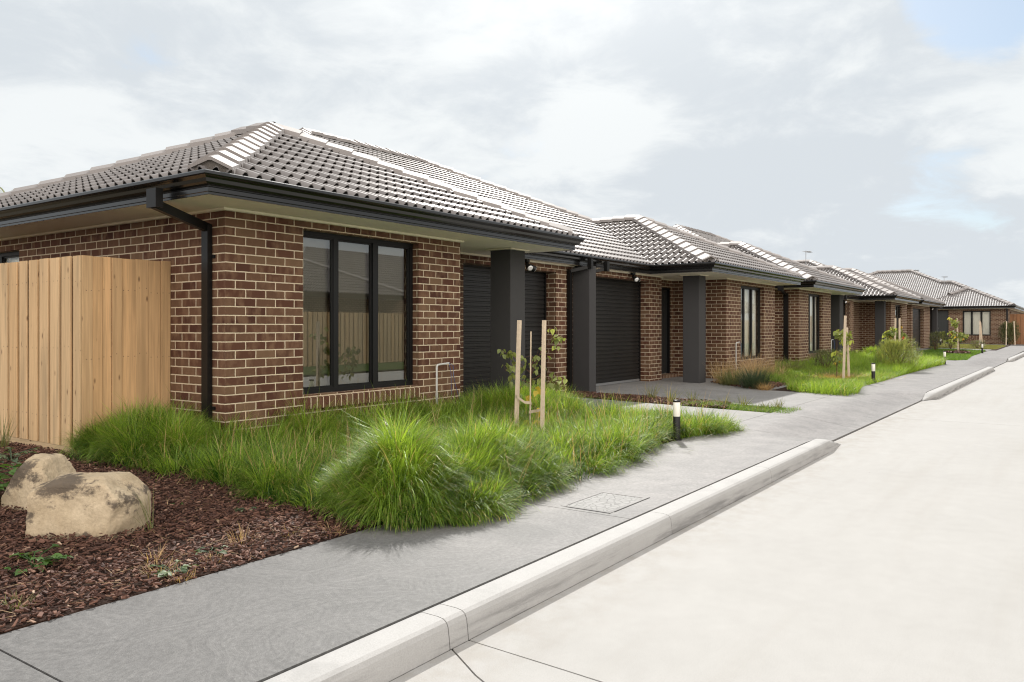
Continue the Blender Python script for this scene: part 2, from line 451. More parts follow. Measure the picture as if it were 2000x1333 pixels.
M['red_flower'] = simple('red_petal', (.5,.09,.035), .6, .3, .2, 30, 0)

def chip_mat():
    t = NT('bark_chip')
    at = t.n('ShaderNodeAttribute', attribute_name='rnd').outputs['Fac']
    c = t.ramp(at, [(0, (.036,.015,.010)), (.4, (.085,.038,.025)), (.72, (.150,.072,.048)), (.92, (.235,.135,.092)), (1, (.42,.31,.22))])
    return t.done(t.pbsdf(c, .75, .35, t.bump(t.noise(t.pos(), 150, 4), .5, .003)))
M['chip'] = chip_mat()

def rock_mat():
    t = NT('sandstone'); p = t.obj()
    a = t.noise(p, 3.2, 6, .62); g = t.noise(p, 60, 4, .65); m = t.noise(p, 11, 4)
    c = t.mix(t.n('ShaderNodeMapRange', ins={'Value': a, 'From Min': .35, 'From Max': .65}).outputs[0], (.36,.275,.172), (.56,.46,.325))
    c = t.mix(t.math('MULTIPLY', m, .5), c, (.50,.41,.28))
    d = t.noise(t.mapping(p, (2.1, 2.1, 2.6), loc=(3.1, .4, 5.2)), 1.25, 7, .68)
    dm = t.n('ShaderNodeMapRange', ins={'Value': d, 'From Min': .50, 'From Max': .555}).outputs[0]
    dk = t.mix(m, (.060,.050,.043), (.115,.092,.072))
    c = t.mix(t.math('MULTIPLY', dm, .92), c, dk)
    sp = t.n('ShaderNodeMapRange', ins={'Value': g, 'From Min': .35, 'From Max': .7}).outputs[0]
    c = t.mix(t.math('MULTIPLY', sp, .3), c, (.16,.12,.08))
    h = t.math('ADD', t.math('MULTIPLY', g, .6), t.math('MULTIPLY', m, .8))
    return t.done(t.pbsdf(c, .9, .2, t.bump(h, .6, .015)))
M['rock'] = rock_mat()

def glass_mat(name, ior=1.75, tint=(.94,.95,.92)):
    t = NT(name)
    fr = t.n('ShaderNodeFresnel', ins={'IOR': ior}).outputs[0]
    tr = t.n('ShaderNodeBsdfTransparent', ins={'Color': (*tint, 1)}).outputs[0]
    gl = t.n('ShaderNodeBsdfGlossy', ins={'Color': (.95,.97,.95,1), 'Roughness': .0}).outputs[0]
    return t.done(t.n('ShaderNodeMixShader', ins={0: fr, 1: tr, 2: gl}).outputs[0])
M['glass'] = glass_mat('window_glass', 2.35)
M['glass2'] = glass_mat('curtained_glass', 1.55)

# ------------------------------------------------------------------ terrain height
def sstep(a, b, x):
    t = np.clip((x-a)/(b-a), 0, 1); return t*t*(3-2*t)
def edge_y(x):                       # back of kerb / lip of the crossings
    return 2.42 - np.maximum(0, np.asarray(x, float)-10)*.0106
def crossing(x):
    x = np.asarray(x, float)
    a = sstep(9.3, 10.3, x)*(1-sstep(17.0, 17.8, x))
    b = sstep(30.0, 31.0, x)*(1-sstep(37.6, 38.6, x))
    return np.maximum(a, b)
def gz(x, y):
    x = np.asarray(x, float); y = np.asarray(y, float)
    z = .13 + np.clip(y-3.7, 0, 4.2)*.019 + np.clip(x-40, 0, 25)*.0045
    k = crossing(x)*(1-sstep(0, .95, y-edge_y(x)))
    return z - k*.118

def sheet(name, xs, ys, mat, zoff=0.0, kind='structure', wave=0.0, skirt=.12):
    """a slab whose top follows gz; ys may be a function of x giving (y0,y1)"""
    X = np.asarray(xs, float); n = len(X)
    if callable(ys):
        lo = np.array([ys(x)[0] for x in X]); hi = np.array([ys(x)[1] for x in X]); m = 14
        Y = lo[:, None] + (hi-lo)[:, None]*np.linspace(0, 1, m)[None]
    else:
        Yv = np.asarray(ys, float); m = len(Yv); Y = np.repeat(Yv[None], n, 0)
    XX = np.repeat(X[:, None], m, 1)
    Z = gz(XX, Y) + zoff
    if wave:
        Z = Z + wave*np.array([[mnoise.noise((float(XX[i,j])*1.7, float(Y[i,j])*1.7, 4.0)) for j in range(m)] for i in range(n)])
    V = np.stack([XX, Y, Z], -1).reshape(-1, 3)
    idx = np.arange(n*m).reshape(n, m)
    Fq = np.stack([idx[:-1,:-1], idx[1:,:-1], idx[1:,1:], idx[:-1,1:]], -1).reshape(-1, 4)
    b = np.concatenate([idx[:,0], idx[-1,1:], idx[-2::-1,-1], idx[0,-2:0:-1]])
    Vb = V[b].copy(); Vb[:,2] -= skirt
    k = len(b); o = len(V)
    Fs = np.array([[b[(i+1)%k], b[i], o+i, o+(i+1)%k] for i in range(k)])
    ob = np_mesh(name, np.concatenate([V, Vb]), np.concatenate([Fq, Fs]), mat)
    ob['kind'] = kind
    return ob

# ------------------------------------------------------------------ roofs
FR = np.array([0,.18,.21,.25,.31,.40,.5,.60,.69,.75,.79,.82])
def rollh(a):
    fr = (a/.15) % 1.0
    t = (fr-.5)/.30
    return np.where(np.abs(t) < 1, np.clip(1-t*t, 0, 1)**.85, 0.0)

def roof_plane(poly, E, n, z0, tan=.455, lod=1):
    """tiled slope over plan polygon `poly`; E a point on the eave line, n the uphill unit vector"""
    poly = np.asarray(poly, float); E = np.asarray(E, float); n = np.asarray(n, float)
    ad = np.array([n[1], -n[0]])
    A = (poly-E)@ad; B = (poly-E)@n
    cs = 1/math.sqrt(1+tan*tan); g = .325*cs
    def span(b):
        out = []
        k = len(A)
        for i in range(k):
            j = (i+1) % k
            b0, b1 = B[i], B[j]
            if abs(b1-b0) < 1e-9:
                if abs(b-b0) < 1e-6: out += [A[i], A[j]]
                continue
            t = (b-b0)/(b1-b0)
            if -1e-9 <= t <= 1+1e-9: out.append(A[i]+t*(A[j]-A[i]))
        return (min(out), max(out)) if out else None
    nb = np.array([-n[0]*tan, -n[1]*tan, 1.0])*cs
    V = []; Fc = []; UV = []; base = 0
    b = B.min(); k = 0; bmax = B.max()
    fr = FR if lod == 1 else FR[[0,1,3,4,6,8,9,11]]
    while b < bmax-1e-4:
        b1 = min(b+g, bmax)
        s0, s1 = span(b+1e-5), span(b1-1e-5)
        if s0 is None or s1 is None: b = b1; k += 1; continue
        lo, hi = min(s0[0], s1[0]), max(s0[1], s1[1])
        j0, j1 = math.floor(lo/.15), math.ceil(hi/.15)
        a = (np.arange(j0, j1+1)[:, None]*.15 + fr[None]*.15).ravel()
        def lvl(bb, sp, rise, lip=0.0):
            aa = np.clip(a, sp[0], sp[1])
            h = .042*rollh(aa) + rise*(.010 + .026*rollh(aa)) - lip
            P = E[None] + aa[:, None]*ad + bb*n
            z = z0 + bb*tan
            return np.concatenate([P + h[:, None]*nb[None, :2], (z + h*nb[2])[:, None]], 1), aa
        N = len(a)
        pb, ab = lvl(b, s0, 1.0); pt, at = lvl(b1, s1, 0.0)
        low, _ = lvl(b, s0, 1.0, .012)
        V += [pb, pt, pb, low]
        UV += [np.stack([ab/.3+.01, np.full(N, k+.1)], 1), np.stack([ab/.3+.01, np.full(N, k+.9)], 1), np.stack([ab/.3, np.full(N, k+.1)], 1), np.stack([ab/.3, np.full(N, k+.1)], 1)]
        i = np.arange(N-1)
        Fc.append(np.stack([base+i, base+i+1, base+N+i+1, base+N+i], 1))
        Fc.append(np.stack([base+3*N+i, base+3*N+i+1, base+2*N+i+1, base+2*N+i], 1))
        base += 4*N
        b = b1; k += 1
    return np.concatenate(V), np.concatenate(Fc), np.concatenate(UV)

def build_roof(parent, planes, lod=1, name='roof'):
    vs, fs, us = [], [], []; o = 0
    for p in planes:
        v, f, u = roof_plane(*p, lod=lod)
        vs.append(v); fs.append(f+o); us.append(u); o += len(v)
    return np_mesh(name, np.concatenate(vs), np.concatenate(fs), M['tile'], parent, smooth=True, uv=np.concatenate(us))

def caps(mb, mm, lo, hi, step=.36):
    """ridge / hip capping from the low end to the high end"""
    lo = Vector(lo); hi = Vector(hi); d = hi-lo; L = d.length; n = max(1, round(L/step)); t = d/L
    side = Vector((t.y, -t.x, 0)).normalized(); up = side.cross(t)
    if up.z < 0: up = -up
    prof = [(-.19,-.085),(-.185,-.016),(-.014,.068),(.014,.068),(.185,-.016),(.19,-.085)]
    for i in range(n):
        a = lo + t*(i*L/n) - t*.035; b = lo + t*((i+1)*L/n)
        j = random.uniform(-.006, .006)
        ring = []
        for p, dz in ((a, .040+j), (b, .012)):
            ring.append([p + side*x + up*(y+dz) for x, y in prof])
        k = len(prof)
        uv = (i*1.0+.5, random.random()*50)
        for q in range(k-1):
            mb.add([ring[0][q], ring[0][q+1], ring[1][q+1], ring[1][q]], [(0,1,2,3)], [[uv]*4])
        low = [p - up*.03 for p in ring[0]]
        for q in range(k-1):
            mb.add([low[q], low[q+1], ring[0][q+1], ring[0][q]], [(0,1,2,3)], [[uv]*4])
    e0 = [lo - t*.03 + side*x + up*(y+.036) for x, y in prof]
    mm.add([p + t*.03 for p in e0], [tuple(range(len(prof)))])
    a = lo - t*.01; v = []
    for p in (a, hi):
        for x, y in ((-.155,-.17),(.155,-.17),(.15,.0),(-.15,.0)): v.append(p + side*x + up*y)
    mm.add(v, [(3,2,1,0),(4,5,6,7),(0,1,5,4),(1,2,6,5),(2,3,7,6),(3,0,4,7)])

def ridges(roof, segs):
    for lo, hi in segs:
        mb, mm = MB(), MB()
        caps(mb, mm, lo, hi)
        a = mb.build('ridge_cap', M['cap'], roof); b = mm.build('mortar_bed', M['mortar'], roof)
        for q in (a, b): q.matrix_parent_inverse = Matrix.Identity(4)

ZS = 2.575        # soffit
ZG = 2.745        # tile edge over the gutter
GUT = [(0.0,0.0),(.014,0.0),(.014,.020),(.020,.024),(.014,.028),(.014,.062),(.020,.066),(.014,.070),(.014,.082),(.055,.082),(.072,.098),(.080,.128),(.100,.142),(.112,.148),(.120,.158),(.120,.182),(.112,.190),(.100,.188),(.096,.178),(.096,.150),(.03,.095),(.012,.095),(.012,.165),(0.0,.165)]
def zg(d, tan=.455, z0=ZG): return z0 + d*tan

def gutter(parent, path):
    m = MB(); m.sweep([(d, ZS+z) for d, z in GUT], path)
    return m.build('gutter', M['gutter'], parent)

def soffit(parent, poly, z=ZS):
    m = MB(); n = len(poly)
    v = [(p[0],p[1],z+.004) for p in poly] + [(p[0],p[1],z+.02) for p in poly]
    m.add(v, [tuple(range(n-1,-1,-1)), tuple(range(n,2*n))])
    return m.build('soffit', M['cream'], parent)

def cornice(parent, paths):
    m = MB()
    for p in paths: m.sweep([(0.0,ZS-.022),(.030,ZS-.018),(.038,ZS-.008),(.038,ZS+.003),(0.0,ZS+.003)], p)
    return m.build('cornice', M['cream2'], parent)

BZ = 2.572 - .086*60
def wall_run(m, p0, p1, z0, z1, uo=0.0, du=1, openings=(), depth=.1):
    """brick face from p0 to p1 (outward is right of travel); uo = brick coordinate at p0"""
    p0 = Vector((p0[0],p0[1])); p1 = Vector((p1[0],p1[1])); L = (p1-p0).length; t = (p1-p0)/L
    inn = Vector((-t.y, t.x))
    A = sorted({0, L, *[o[0] for o in openings], *[o[1] for o in openings]})
    Zs = sorted({z0, z1, *[o[2] for o in openings], *[o[3] for o in openings]})
    P = lambda a, z, d=0: (p0.x+t.x*a+inn.x*d, p0.y+t.y*a+inn.y*d, z)
    U = lambda a, z: (uo+a, z-BZ)
    for i in range(len(A)-1):
        for j in range(len(Zs)-1):
            a, b, c, d = A[i], A[i+1], Zs[j], Zs[j+1]
            if c >= z1-1e-6 or d <= z0+1e-6: continue
            if any(o[0] <= a+1e-6 and b <= o[1]+1e-6 and o[2] <= c+1e-6 and d <= o[3]+1e-6 for o in openings): continue
            m.quad(P(a,c), P(b,c), P(b,d), P(a,d), [U(a,c), U(b,c), U(b,d), U(a,d)])
    for o in openings:
        a, b, c, d = o[:4]; dp = o[4] if len(o) > 4 else depth
        m.quad(P(a,c), P(a,d), P(a,d,dp), P(a,c,dp), [U(a,c), U(a,d), U(a+dp,d), U(a+dp,c)])
        m.quad(P(b,c,dp), P(b,d,dp), P(b,d), P(b,c), [U(b-dp,c), U(b-dp,d), U(b,d), U(b,c)])
        m.quad(P(a,d), P(b,d), P(b,d,dp), P(a,d,dp), [U(a,d), U(b,d), U(b,d+dp), U(a,d+dp)])
        m.quad(P(a,c,dp), P(b,c,dp), P(b,c), P(a,c), [U(a,c), U(b,c), U(b,c+dp), U(a,c+dp)])

def frame_x(p0, t, inn):
    return lambda a, d, z: (p0[0]+t[0]*a+inn[0]*d, p0[1]+t[1]*a+inn[1]*d, z)

def obox(m, T, a0, a1, d0, d1, z0, z1):
    v = [T(a0,d0,z0),T(a1,d0,z0),T(a1,d1,z0),T(a0,d1,z0),T(a0,d0,z1),T(a1,d0,z1),T(a1,d1,z1),T(a0,d1,z1)]
    m.add(v, [(0,3,2,1),(4,5,6,7),(0,1,5,4),(1,2,6,5),(2,3,7,6),(3,0,4,7)])

def window(parent, p0, t, a0, a1, z0, z1, mull, depth=.1, cover=None, sash=True, sill=True, fr=.05, label=None):
    """aluminium window in a wall opening; a runs along the wall, d inward"""
    inn = (-t[1], t[0]); T = frame_x(p0, t, inn)
    m = MB(); d0, d1 = depth, depth+.065
    obox(m, T, a0, a0+fr, d0, d1, z0, z1); obox(m, T, a1-fr, a1, d0, d1, z0, z1)
    obox(m, T, a0+fr, a1-fr, d0, d1, z1-fr, z1); obox(m, T, a0+fr, a1-fr, d0, d1, z0, z0+fr)
    edges = [a0+fr] + list(mull) + [a1-fr]
    for q in mull: obox(m, T, q-.036, q+.036, d0+.004, d1-.004, z0+fr, z1-fr)
    panes = []
    for i in range(len(edges)-1):
        l = edges[i] + (.036 if i > 0 else 0); r = edges[i+1] - (.036 if i < len(edges)-2 else 0)
        e = .022; s0 = d0+.012 + (.012 if i % 2 else 0)
        if sash:
            obox(m, T, l, l+e, s0, s0+.03, z0+fr, z1-fr); obox(m, T, r-e, r, s0, s0+.03, z0+fr, z1-fr)
            obox(m, T, l+e, r-e, s0, s0+.03, z1-fr-e, z1-fr); obox(m, T, l+e, r-e, s0, s0+.03, z0+fr, z0+fr+e)
        panes.append((l, r, s0+.015))
    w = m.build('window', M['frame'], parent)
    if label: w['label'] = label
    for l, r, d in panes:
        g = MB(); g.quad(T(l,d,z0+fr), T(r,d,z0+fr), T(r,d,z1-fr), T(l,d,z1-fr))
        o = g.build('pane', M['glass2' if cover in ('blind', 'curtain') else 'glass'], w); o.matrix_parent_inverse = Matrix.Identity(4)
    if sill:
        s = MB(); A, Bq = a0, a1; sl = .115
        pf = [(-.028, z0-.032), (d0+.004, z0-.001), (d0+.004, z0-.10), (.0, z0-.155), (-.028, z0-.150)]
        k = len(pf)
        v = [T(A,d,z) for d, z in pf] + [T(Bq,d,z) for d, z in pf]
        f = [(i, k+i, k+(i+1)%k, (i+1)%k) for i in range(k)] + [tuple(range(k)), tuple(range(2*k-1,k-1,-1))]
        uvs = [[(A,.05),(Bq,.05),(Bq,.17),(A,.17)] for _ in range(k)] + [[(.02+.01*i,.1) for i in range(k)]]*2
        s.add(v, f, uvs)
        o = s.build('sill', M['sillbrick'], w); o.matrix_parent_inverse = Matrix.Identity(4)
    if cover:
        c = MB(); dd = depth+.11
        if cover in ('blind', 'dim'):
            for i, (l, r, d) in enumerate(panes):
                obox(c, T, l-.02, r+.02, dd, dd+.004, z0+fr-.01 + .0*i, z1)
            o = c.build('blind', M['blind' if cover == 'blind' else 'dim_blind'], w)  # the dim cover is the added room-glow sheet, not a drawn blind
        else:
            N = 90; aa = np.linspace(a0, a1, N)
            zz = [z0-.02, z1]
            for i in range(N-1):
                f1 = .022*math.sin(aa[i]*52)+.008*math.sin(aa[i]*23); f2 = .022*math.sin(aa[i+1]*52)+.008*math.sin(aa[i+1]*23)
                c.quad(T(aa[i],dd+f1,zz[0]), T(aa[i+1],dd+f2,zz[0]), T(aa[i+1],dd+f2,zz[1]), T(aa[i],dd+f1,zz[1]), None, True)
            o = c.build('curtain', M['sheer'], w)
        o.matrix_parent_inverse = Matrix.Identity(4)
    return w

def roller_door(parent, p0, t, a0, a1, z0, z1, depth=.24, pitch=.0825):
    inn = (-t[1], t[0]); T = frame_x(p0, t, inn); m = MB()
    prof = []
    z = z0+.06
    while z < z1-.02:
        for fz, fd in ((0,0),(.14,.0),(.22,-.016),(.78,-.016),(.88,0)):
            prof.append((z+fz*pitch, depth+fd))
        z += pitch
    prof.append((z1, depth))
    for i in range(len(prof)-1):
        (za, da), (zb, db) = prof[i], prof[i+1]
        m.quad(T(a0+.05,da,za), T(a1-.05,da,za), T(a1-.05,db,zb), T(a0+.05,db,zb))
    d = m.build('garage_door', M['door'], parent)
    for q in (a0, a1-.05):
        g = MB(); obox(g, T, q, q+.05, depth-.03, depth+.02, z0, z1)
        o = g.build('guide_rail', M['black'], d); o.matrix_parent_inverse = Matrix.Identity(4)
    b = MB(); obox(b, T, a0+.05, a1-.05, depth-.025, depth+.02, z0+.012, z0+.06)
    o = b.build('bottom_rail', M['galv'], d); o.matrix_parent_inverse = Matrix.Identity(4)
    return d

def downpipe(parent, pts, w=.095, h=.05):
    m = MB()
    for a, b in zip(pts[:-1], pts[1:]):
        a = Vector(a); b = Vector(b)
        t = (b-a).normalized()
        m.bar(a - t*.02, b + t*.02, w, h, (0,1,0) if abs(t.z) > .8 and w >= h else (0,0,1))
    return m

# ------------------------------------------------------------------ SETTING: ground, road, paths
def flat(name, x0, x1, y0, y1, z, mat, nx=2, ny=2):
    xs = np.linspace(x0, x1, nx); ys = np.linspace(y0, y1, ny)
    XX, YY = np.meshgrid(xs, ys, indexing='ij'); V = np.stack([XX, YY, np.full_like(XX, z)], -1).reshape(-1,3)
    idx = np.arange(nx*ny).reshape(nx, ny)
    Fq = np.stack([idx[:-1,:-1], idx[1:,:-1], idx[1:,1:], idx[:-1,1:]], -1).reshape(-1,4)
    o = np_mesh(name, V, Fq, mat); o['kind'] = 'structure'; return o

flat('ground', -400, 900, -600, 700, -.06, M['dirt'])
def road_slab(pts, name='road'):
    m = MB(); n = len(pts)
    v = [(p[0],p[1],0) for p in pts] + [(p[0],p[1],-.05) for p in pts]
    m.add(v, [tuple(range(n))] + [((i+1)%n, i, n+i, n+(i+1)%n) for i in range(n)])
    o = m.build(name, M['road']); o['kind'] = 'structure'
    return o
g = .004
# saw cuts: two leave the kerb near x 2.8, more across the road further on
ey = lambda x: float(edge_y(x))
ky = lambda x: ey(x)-.175
road_slab([(-14,2.245),(2.728,2.245),(2.58,2.0),(-.3,-4.2),(-14,-4.2)])
road_slab([(2.738,2.245),(2.852,2.245),(2.832,1.75),(2.55,-4.2),(-.29,-4.2),(2.59,2.0)])
xs = [2.862, 9.4]
road_slab([(2.860,2.245),(9.45,2.245),(9.55,2.41),(10.3,2.415),(13.6,ey(13.6)-.004),(13.6,-4.2),(2.56,-4.2),(2.842,1.75)])
road_slab([(13.61,ey(13.61)-.004),(17.0,ey(17)-.004),(17.6,ky(17.6)),(26.4,ky(26.4)),(26.4,-4.2),(13.61,-4.2)])
road_slab([(26.41,ky(26.41)),(30.4,ky(30.4)),(31,ey(31)-.004),(37.8,ey(37.8)-.004),(38.4,ky(38.4)),(62,1.65),(95,1.0),(95,-4.2),(26.41,-4.2)])
flat('ground_joint', -14, 95, -4.2, 2.42, -.022, M['joint']).name = 'joint_bed'

# footpath bays
XS = lambda a, b, st=.25: np.linspace(a, b, max(2, int(round((b-a)/st))+1))
path_back = lambda x: 3.70 - max(0, x-20)*.006
bays = [(-14,1.43),(1.44,4.86),(4.868,9.95),(9.958,11.9),(11.908,16.98),(16.99,24.5),(24.51,31.4),(31.41,36.3),(36.31,48),(48.01,62)]
for a, b in bays:
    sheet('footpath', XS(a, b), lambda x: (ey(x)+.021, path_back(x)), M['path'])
flat('joint_filler', -14, 62, 1.9, 2.6, -.018, M['joint'])
m = MB()
for a, b in ((-14, 9.6), (17.4, 30.2), (38.4, 62)):
    xx = np.linspace(a, b, int((b-a)/.3))
    for xa, xb in zip(xx[:-1], xx[1:]):
        za, zb = float(gz(xa, ey(xa)+.03))-.026, float(gz(xb, ey(xb)+.03))-.026
        m.quad((xa, ey(xa), za), (xb, ey(xb), zb), (xb, ey(xb)+.022, zb), (xa, ey(xa)+.022, za))
m.build('path_joint', M['joint'])['kind'] = 'structure'

def kerb_piece(m, xa, xb, ta=0, tb=0):
    """precast kerb, ta/tb = length of the ramped nose at either end"""
    prof = [(-.172,.0),(-.166,.06),(-.160,.098),(-.150,.118),(-.132,.129),(-.10,.133),(-.02,.133),(0,.130),(0,.0)]
    xs = np.linspace(xa, xb, max(2, int((xb-xa)/.6)+2))
    st = [(x, 1.0, 0.0) for x in xs]
    if ta: st = [(xa-ta, .03, .14), (xa-ta*.12, .97, .0)] + st
    if tb: st = st + [(xb+tb*.12, .97, .0), (xb+tb, .03, .02)]
    rings = [[(x, ey(x)+d*(1 if h > .5 else .9)+sk, z*h) for d, z in prof] for x, h, sk in st]
    k = len(prof)
    for r0, r1 in zip(rings[:-1], rings[1:]):
        for j in range(k-1):
            m.add([r0[j], r1[j], r1[j+1], r0[j+1]][::-1], [(0,1,2,3)])
    m.add(rings[0], [tuple(range(k))]); m.add(rings[-1], [tuple(range(k-1,-1,-1))])
m = MB()
for a, b, ta, tb in ((-14,.2,0,0),(.206,2.72,0,0),(2.726,2.852,0,0),(2.858,5.12,0,0),(5.126,7.35,0,0),(7.356,9.5,0,.72)): kerb_piece(m, a, b, ta, tb)
for a, b, ta, tb in ((17.75,19.9,.62,0),(19.906,22.3,0,0),(22.306,24.7,0,0),(24.706,27.2,0,0),(27.206,29.95,0,.7)): kerb_piece(m, a, b, ta, tb)
for a, b, ta, tb in ((38.8,42,.62,0),(42.01,46,0,0),(46.01,52,0,0),(52.01,62,0,0)): kerb_piece(m, a, b, ta, tb)
m.build('kerb', M['kerb'])['kind'] = 'structure'

# driveways and porch slabs
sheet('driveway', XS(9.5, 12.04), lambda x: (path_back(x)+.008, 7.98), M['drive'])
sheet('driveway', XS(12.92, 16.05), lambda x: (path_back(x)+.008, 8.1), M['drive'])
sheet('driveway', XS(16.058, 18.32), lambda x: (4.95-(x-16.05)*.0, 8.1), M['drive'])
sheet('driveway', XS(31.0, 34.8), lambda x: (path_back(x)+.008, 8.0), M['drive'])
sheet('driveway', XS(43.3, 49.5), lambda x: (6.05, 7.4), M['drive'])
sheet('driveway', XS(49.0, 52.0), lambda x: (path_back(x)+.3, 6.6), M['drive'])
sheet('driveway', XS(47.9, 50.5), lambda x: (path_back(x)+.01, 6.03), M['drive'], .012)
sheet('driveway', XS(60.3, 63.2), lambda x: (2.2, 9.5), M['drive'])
# soil under the beds and lawns
sheet('garden_bed', XS(-14, 3.86, .2), np.linspace(3.712, 20, 60), M['soil'], .0, wave=.018)
sheet('lawn_soil', XS(3.862, 9.49, .3), np.linspace(3.712, 7.7, 14), M['soil'], .0, wave=.01)
sheet('garden_strip', XS(12.05, 12.91, .2), np.linspace(3.712, 7.6, 20), M['soil'], -.02, wave=.015)
sheet('lawn_soil', XS(16.06, 30.98, .5), np.linspace(3.72, 4.94, 6), M['soil'], .0, wave=.01)
sheet('lawn_soil', XS(18.33, 30.98, .5), np.linspace(4.945, 8.0, 10), M['soil'], .0, wave=.01)
sheet('lawn_soil', XS(34.82, 49, .6), lambda x: (path_back(x)+.01, 6.04), M['soil'], .0, wave=.01)
sheet('lawn_soil', XS(49.01, 60.2, .6), lambda x: (path_back(x)-.3, 9), M['soil'], .004, wave=.01)
flat('verge', -30, 95, -9, -4.3, .05, simple('verge_turf', (.06,.10,.025), .95, .1, .5, 6, .8, 60, .03), 2, 2)

# ------------------------------------------------------------------ HOUSE parts that repeat
def column(parent, x0, x1, y0, y1, z0, z1=ZS, plate=True):
    m = MB(); m.chamfer_box(x0, x1, y0, y1, z0, z1, .006)
    c = m.build('column', M['charcoal'], parent)
    if plate:
        q = MB(); q.box(x0-.05, x1+.05, y0-.05, y1+.05, z1-.018, z1-.001)
        o = q.build('trim', M['cream2'], c); o.matrix_parent_inverse = Matrix.Identity(4)
    return c

def entry_door(parent, p0, t, a0, a1, z0, z1, depth=.1, handle=True):
    inn = (-t[1], t[0]); T = frame_x(p0, t, inn); m = MB()
    obox(m, T, a0, a0+.05, depth-.05, depth+.03, z0, z1); obox(m, T, a1-.05, a1, depth-.05, depth+.03, z0, z1); obox(m, T, a0+.05, a1-.05, depth-.05, depth+.03, z1-.05, z1)
    f = m.build('door_frame', M['frame'], parent)
    m = MB(); obox(m, T, a0+.053, a1-.053, depth, depth+.035, z0+.012, z1-.053)
    n = 4; w = (a1-a0-.1)/n
    for i in range(1, n): obox(m, T, a0+.05+i*w-.006, a0+.05+i*w+.006, depth-.005, depth-.0005, z0+.1, z1-.12)
    d = m.build('door', M['entry'], f); d.matrix_parent_inverse = Matrix.Identity(4)
    if handle:
        h = MB(); a = a0+.14
        obox(h, T, a-.02, a+.02, depth-.015, depth-.006, z0+.92, z0+1.14); obox(h, T, a, a+.12, depth-.05, depth-.035, z0+1.02, z0+1.04); obox(h, T, a-.008, a+.008, depth-.05, depth-.01, z0+1.02, z0+1.04)
        o = h.build('handle', M['chrome'], f); o.matrix_parent_inverse = Matrix.Identity(4)
    return f

def interior(parent, x0, x1, y0, y1, z0=.2, open_x=False):
    m = MB()
    v = [(x0,y0,z0),(x1,y0,z0),(x1,y1,z0),(x0,y1,z0),(x0,y0,ZS-.01),(x1,y0,ZS-.01),(x1,y1,ZS-.01),(x0,y1,ZS-.01)]
    m.add(v, [(4,7,6,5),(2,3,7,6),(1,2,6,5),(0,1,2,3),(0,4,5,1) if open_x else (3,0,4,7)])
    return m.build('interior_wall', M['plaster'], parent)

# ------------------------------------------------------------------ HOUSES
def hip_wing(x0, x1, y0, yr, back=None, tan=.455):
    """front hip of a wing: planes + cap lines; yr = plan y where its ridge stops"""
    h = (x1-x0)/2; ax = (x0+x1)/2; ay = y0+h; za = zg(h, tan)
    pl = [([(x0,y0),(x1,y0),(ax,ay)], (x0,y0), (0,1), ZG, tan),
          ([(x0,y0),(ax,ay),(ax,yr),(x0,yr+(h if back else 0))], (x0,y0), (1,0), ZG, tan),
          ([(x1,y0),(x1,yr+(h if back else 0)),(ax,yr),(ax,ay)], (x1,y0), (-1,0), ZG, tan)]
    seg = [((x0+.12,y0+.12,ZG+.075), (ax,ay,za+.05)), ((x1-.12,y0+.12,ZG+.075), (ax,ay,za+.05)), ((ax,yr,za+.05), (ax,ay-.05,za+.05))]
    if back:
        pl.append(([(x0,yr+h),(x1,yr+h),(ax,yr)], (x0,yr+h), (0,-1), ZG, tan))
        seg += [((x0+.1,yr+h-.1,ZG+.07), (ax,yr,za+.05)), ((x1-.1,yr+h-.1,ZG+.07), (ax,yr,za+.05))]
    return pl, seg

# ---- house 1: the near unit
H = thing('brick_house', (4.69, 6.68, .13), 'nearest brown brick unit, its broad three-pane window facing the tall grass', 'house', 'brick units along the street')
h1 = H
w = MB()
wall_run(w, (4.69,12.8), (4.69,6.68), .05, 2.60, .115-6.12, openings=[(.30,1.82,1.30,2.415)])
wall_run(w, (4.69,6.68), (8.304,6.68), .05, 2.60, .005, openings=[(.955,2.786,.70,2.472)])
wall_run(w, (8.304,6.68), (8.304,7.72), .05, 2.60, 3.62)
wall_run(w, (8.304,7.72), (12.99,7.72), .05, 2.60, .03, openings=[(.12,1.02,.2,2.3),(1.369,4.09,.205,2.43,.24)])
w.build('wall', M['brick'], H)
window(H, (4.69,12.8), (0,-1), .30, 1.82, 1.30, 2.415, [1.06], depth=.09, cover='blind')
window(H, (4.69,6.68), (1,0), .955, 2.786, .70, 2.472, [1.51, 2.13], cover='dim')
interior(H, 4.9, 8.1, 6.86, 8.7)
entry_door(H, (8.304,7.72), (1,0), .12, 1.02, .2, 2.3, handle=False)
roller_door(H, (8.304,7.72), (1,0), 1.369, 4.09, .205, 2.43)
column(H, 9.468, 9.849, 6.68, 7.045, .12)
pl, sg = hip_wing(4.07, 10.34, 6.05, 9.82, back=True)
YR = 14.05; ZR = zg(YR-7.45)
pl.append(([(5.3,7.45),(13.1,7.45),(13.1,YR),(11.9,YR)], (5.3,7.45), (0,1), ZG, .455))
pl.append(([(7.2,9.35),(11.9,YR),(7.2,YR)], (5.3,7.45), (1,0), ZG, .455))
rf = build_roof(H, pl)
sg += [((9.0,11.15,zg(3.7)+.05), (11.9,YR,ZR+.05)), ((13.1,YR,ZR+.05), (11.85,YR,ZR+.05))]
ridges(rf, sg)
gutter(H, [(4.12,12.9),(4.12,6.1),(10.29,6.1),(10.29,7.5),(13.10,7.5)])
soffit(H, [(4.12,12.9),(4.12,6.1),(10.29,6.1),(10.29,7.5),(13.10,7.5),(13.10,12.9)])
cornice(H, [[(4.69,12.8),(4.69,6.68),(8.304,6.68),(8.304,7.72),(13.05,7.72)]])
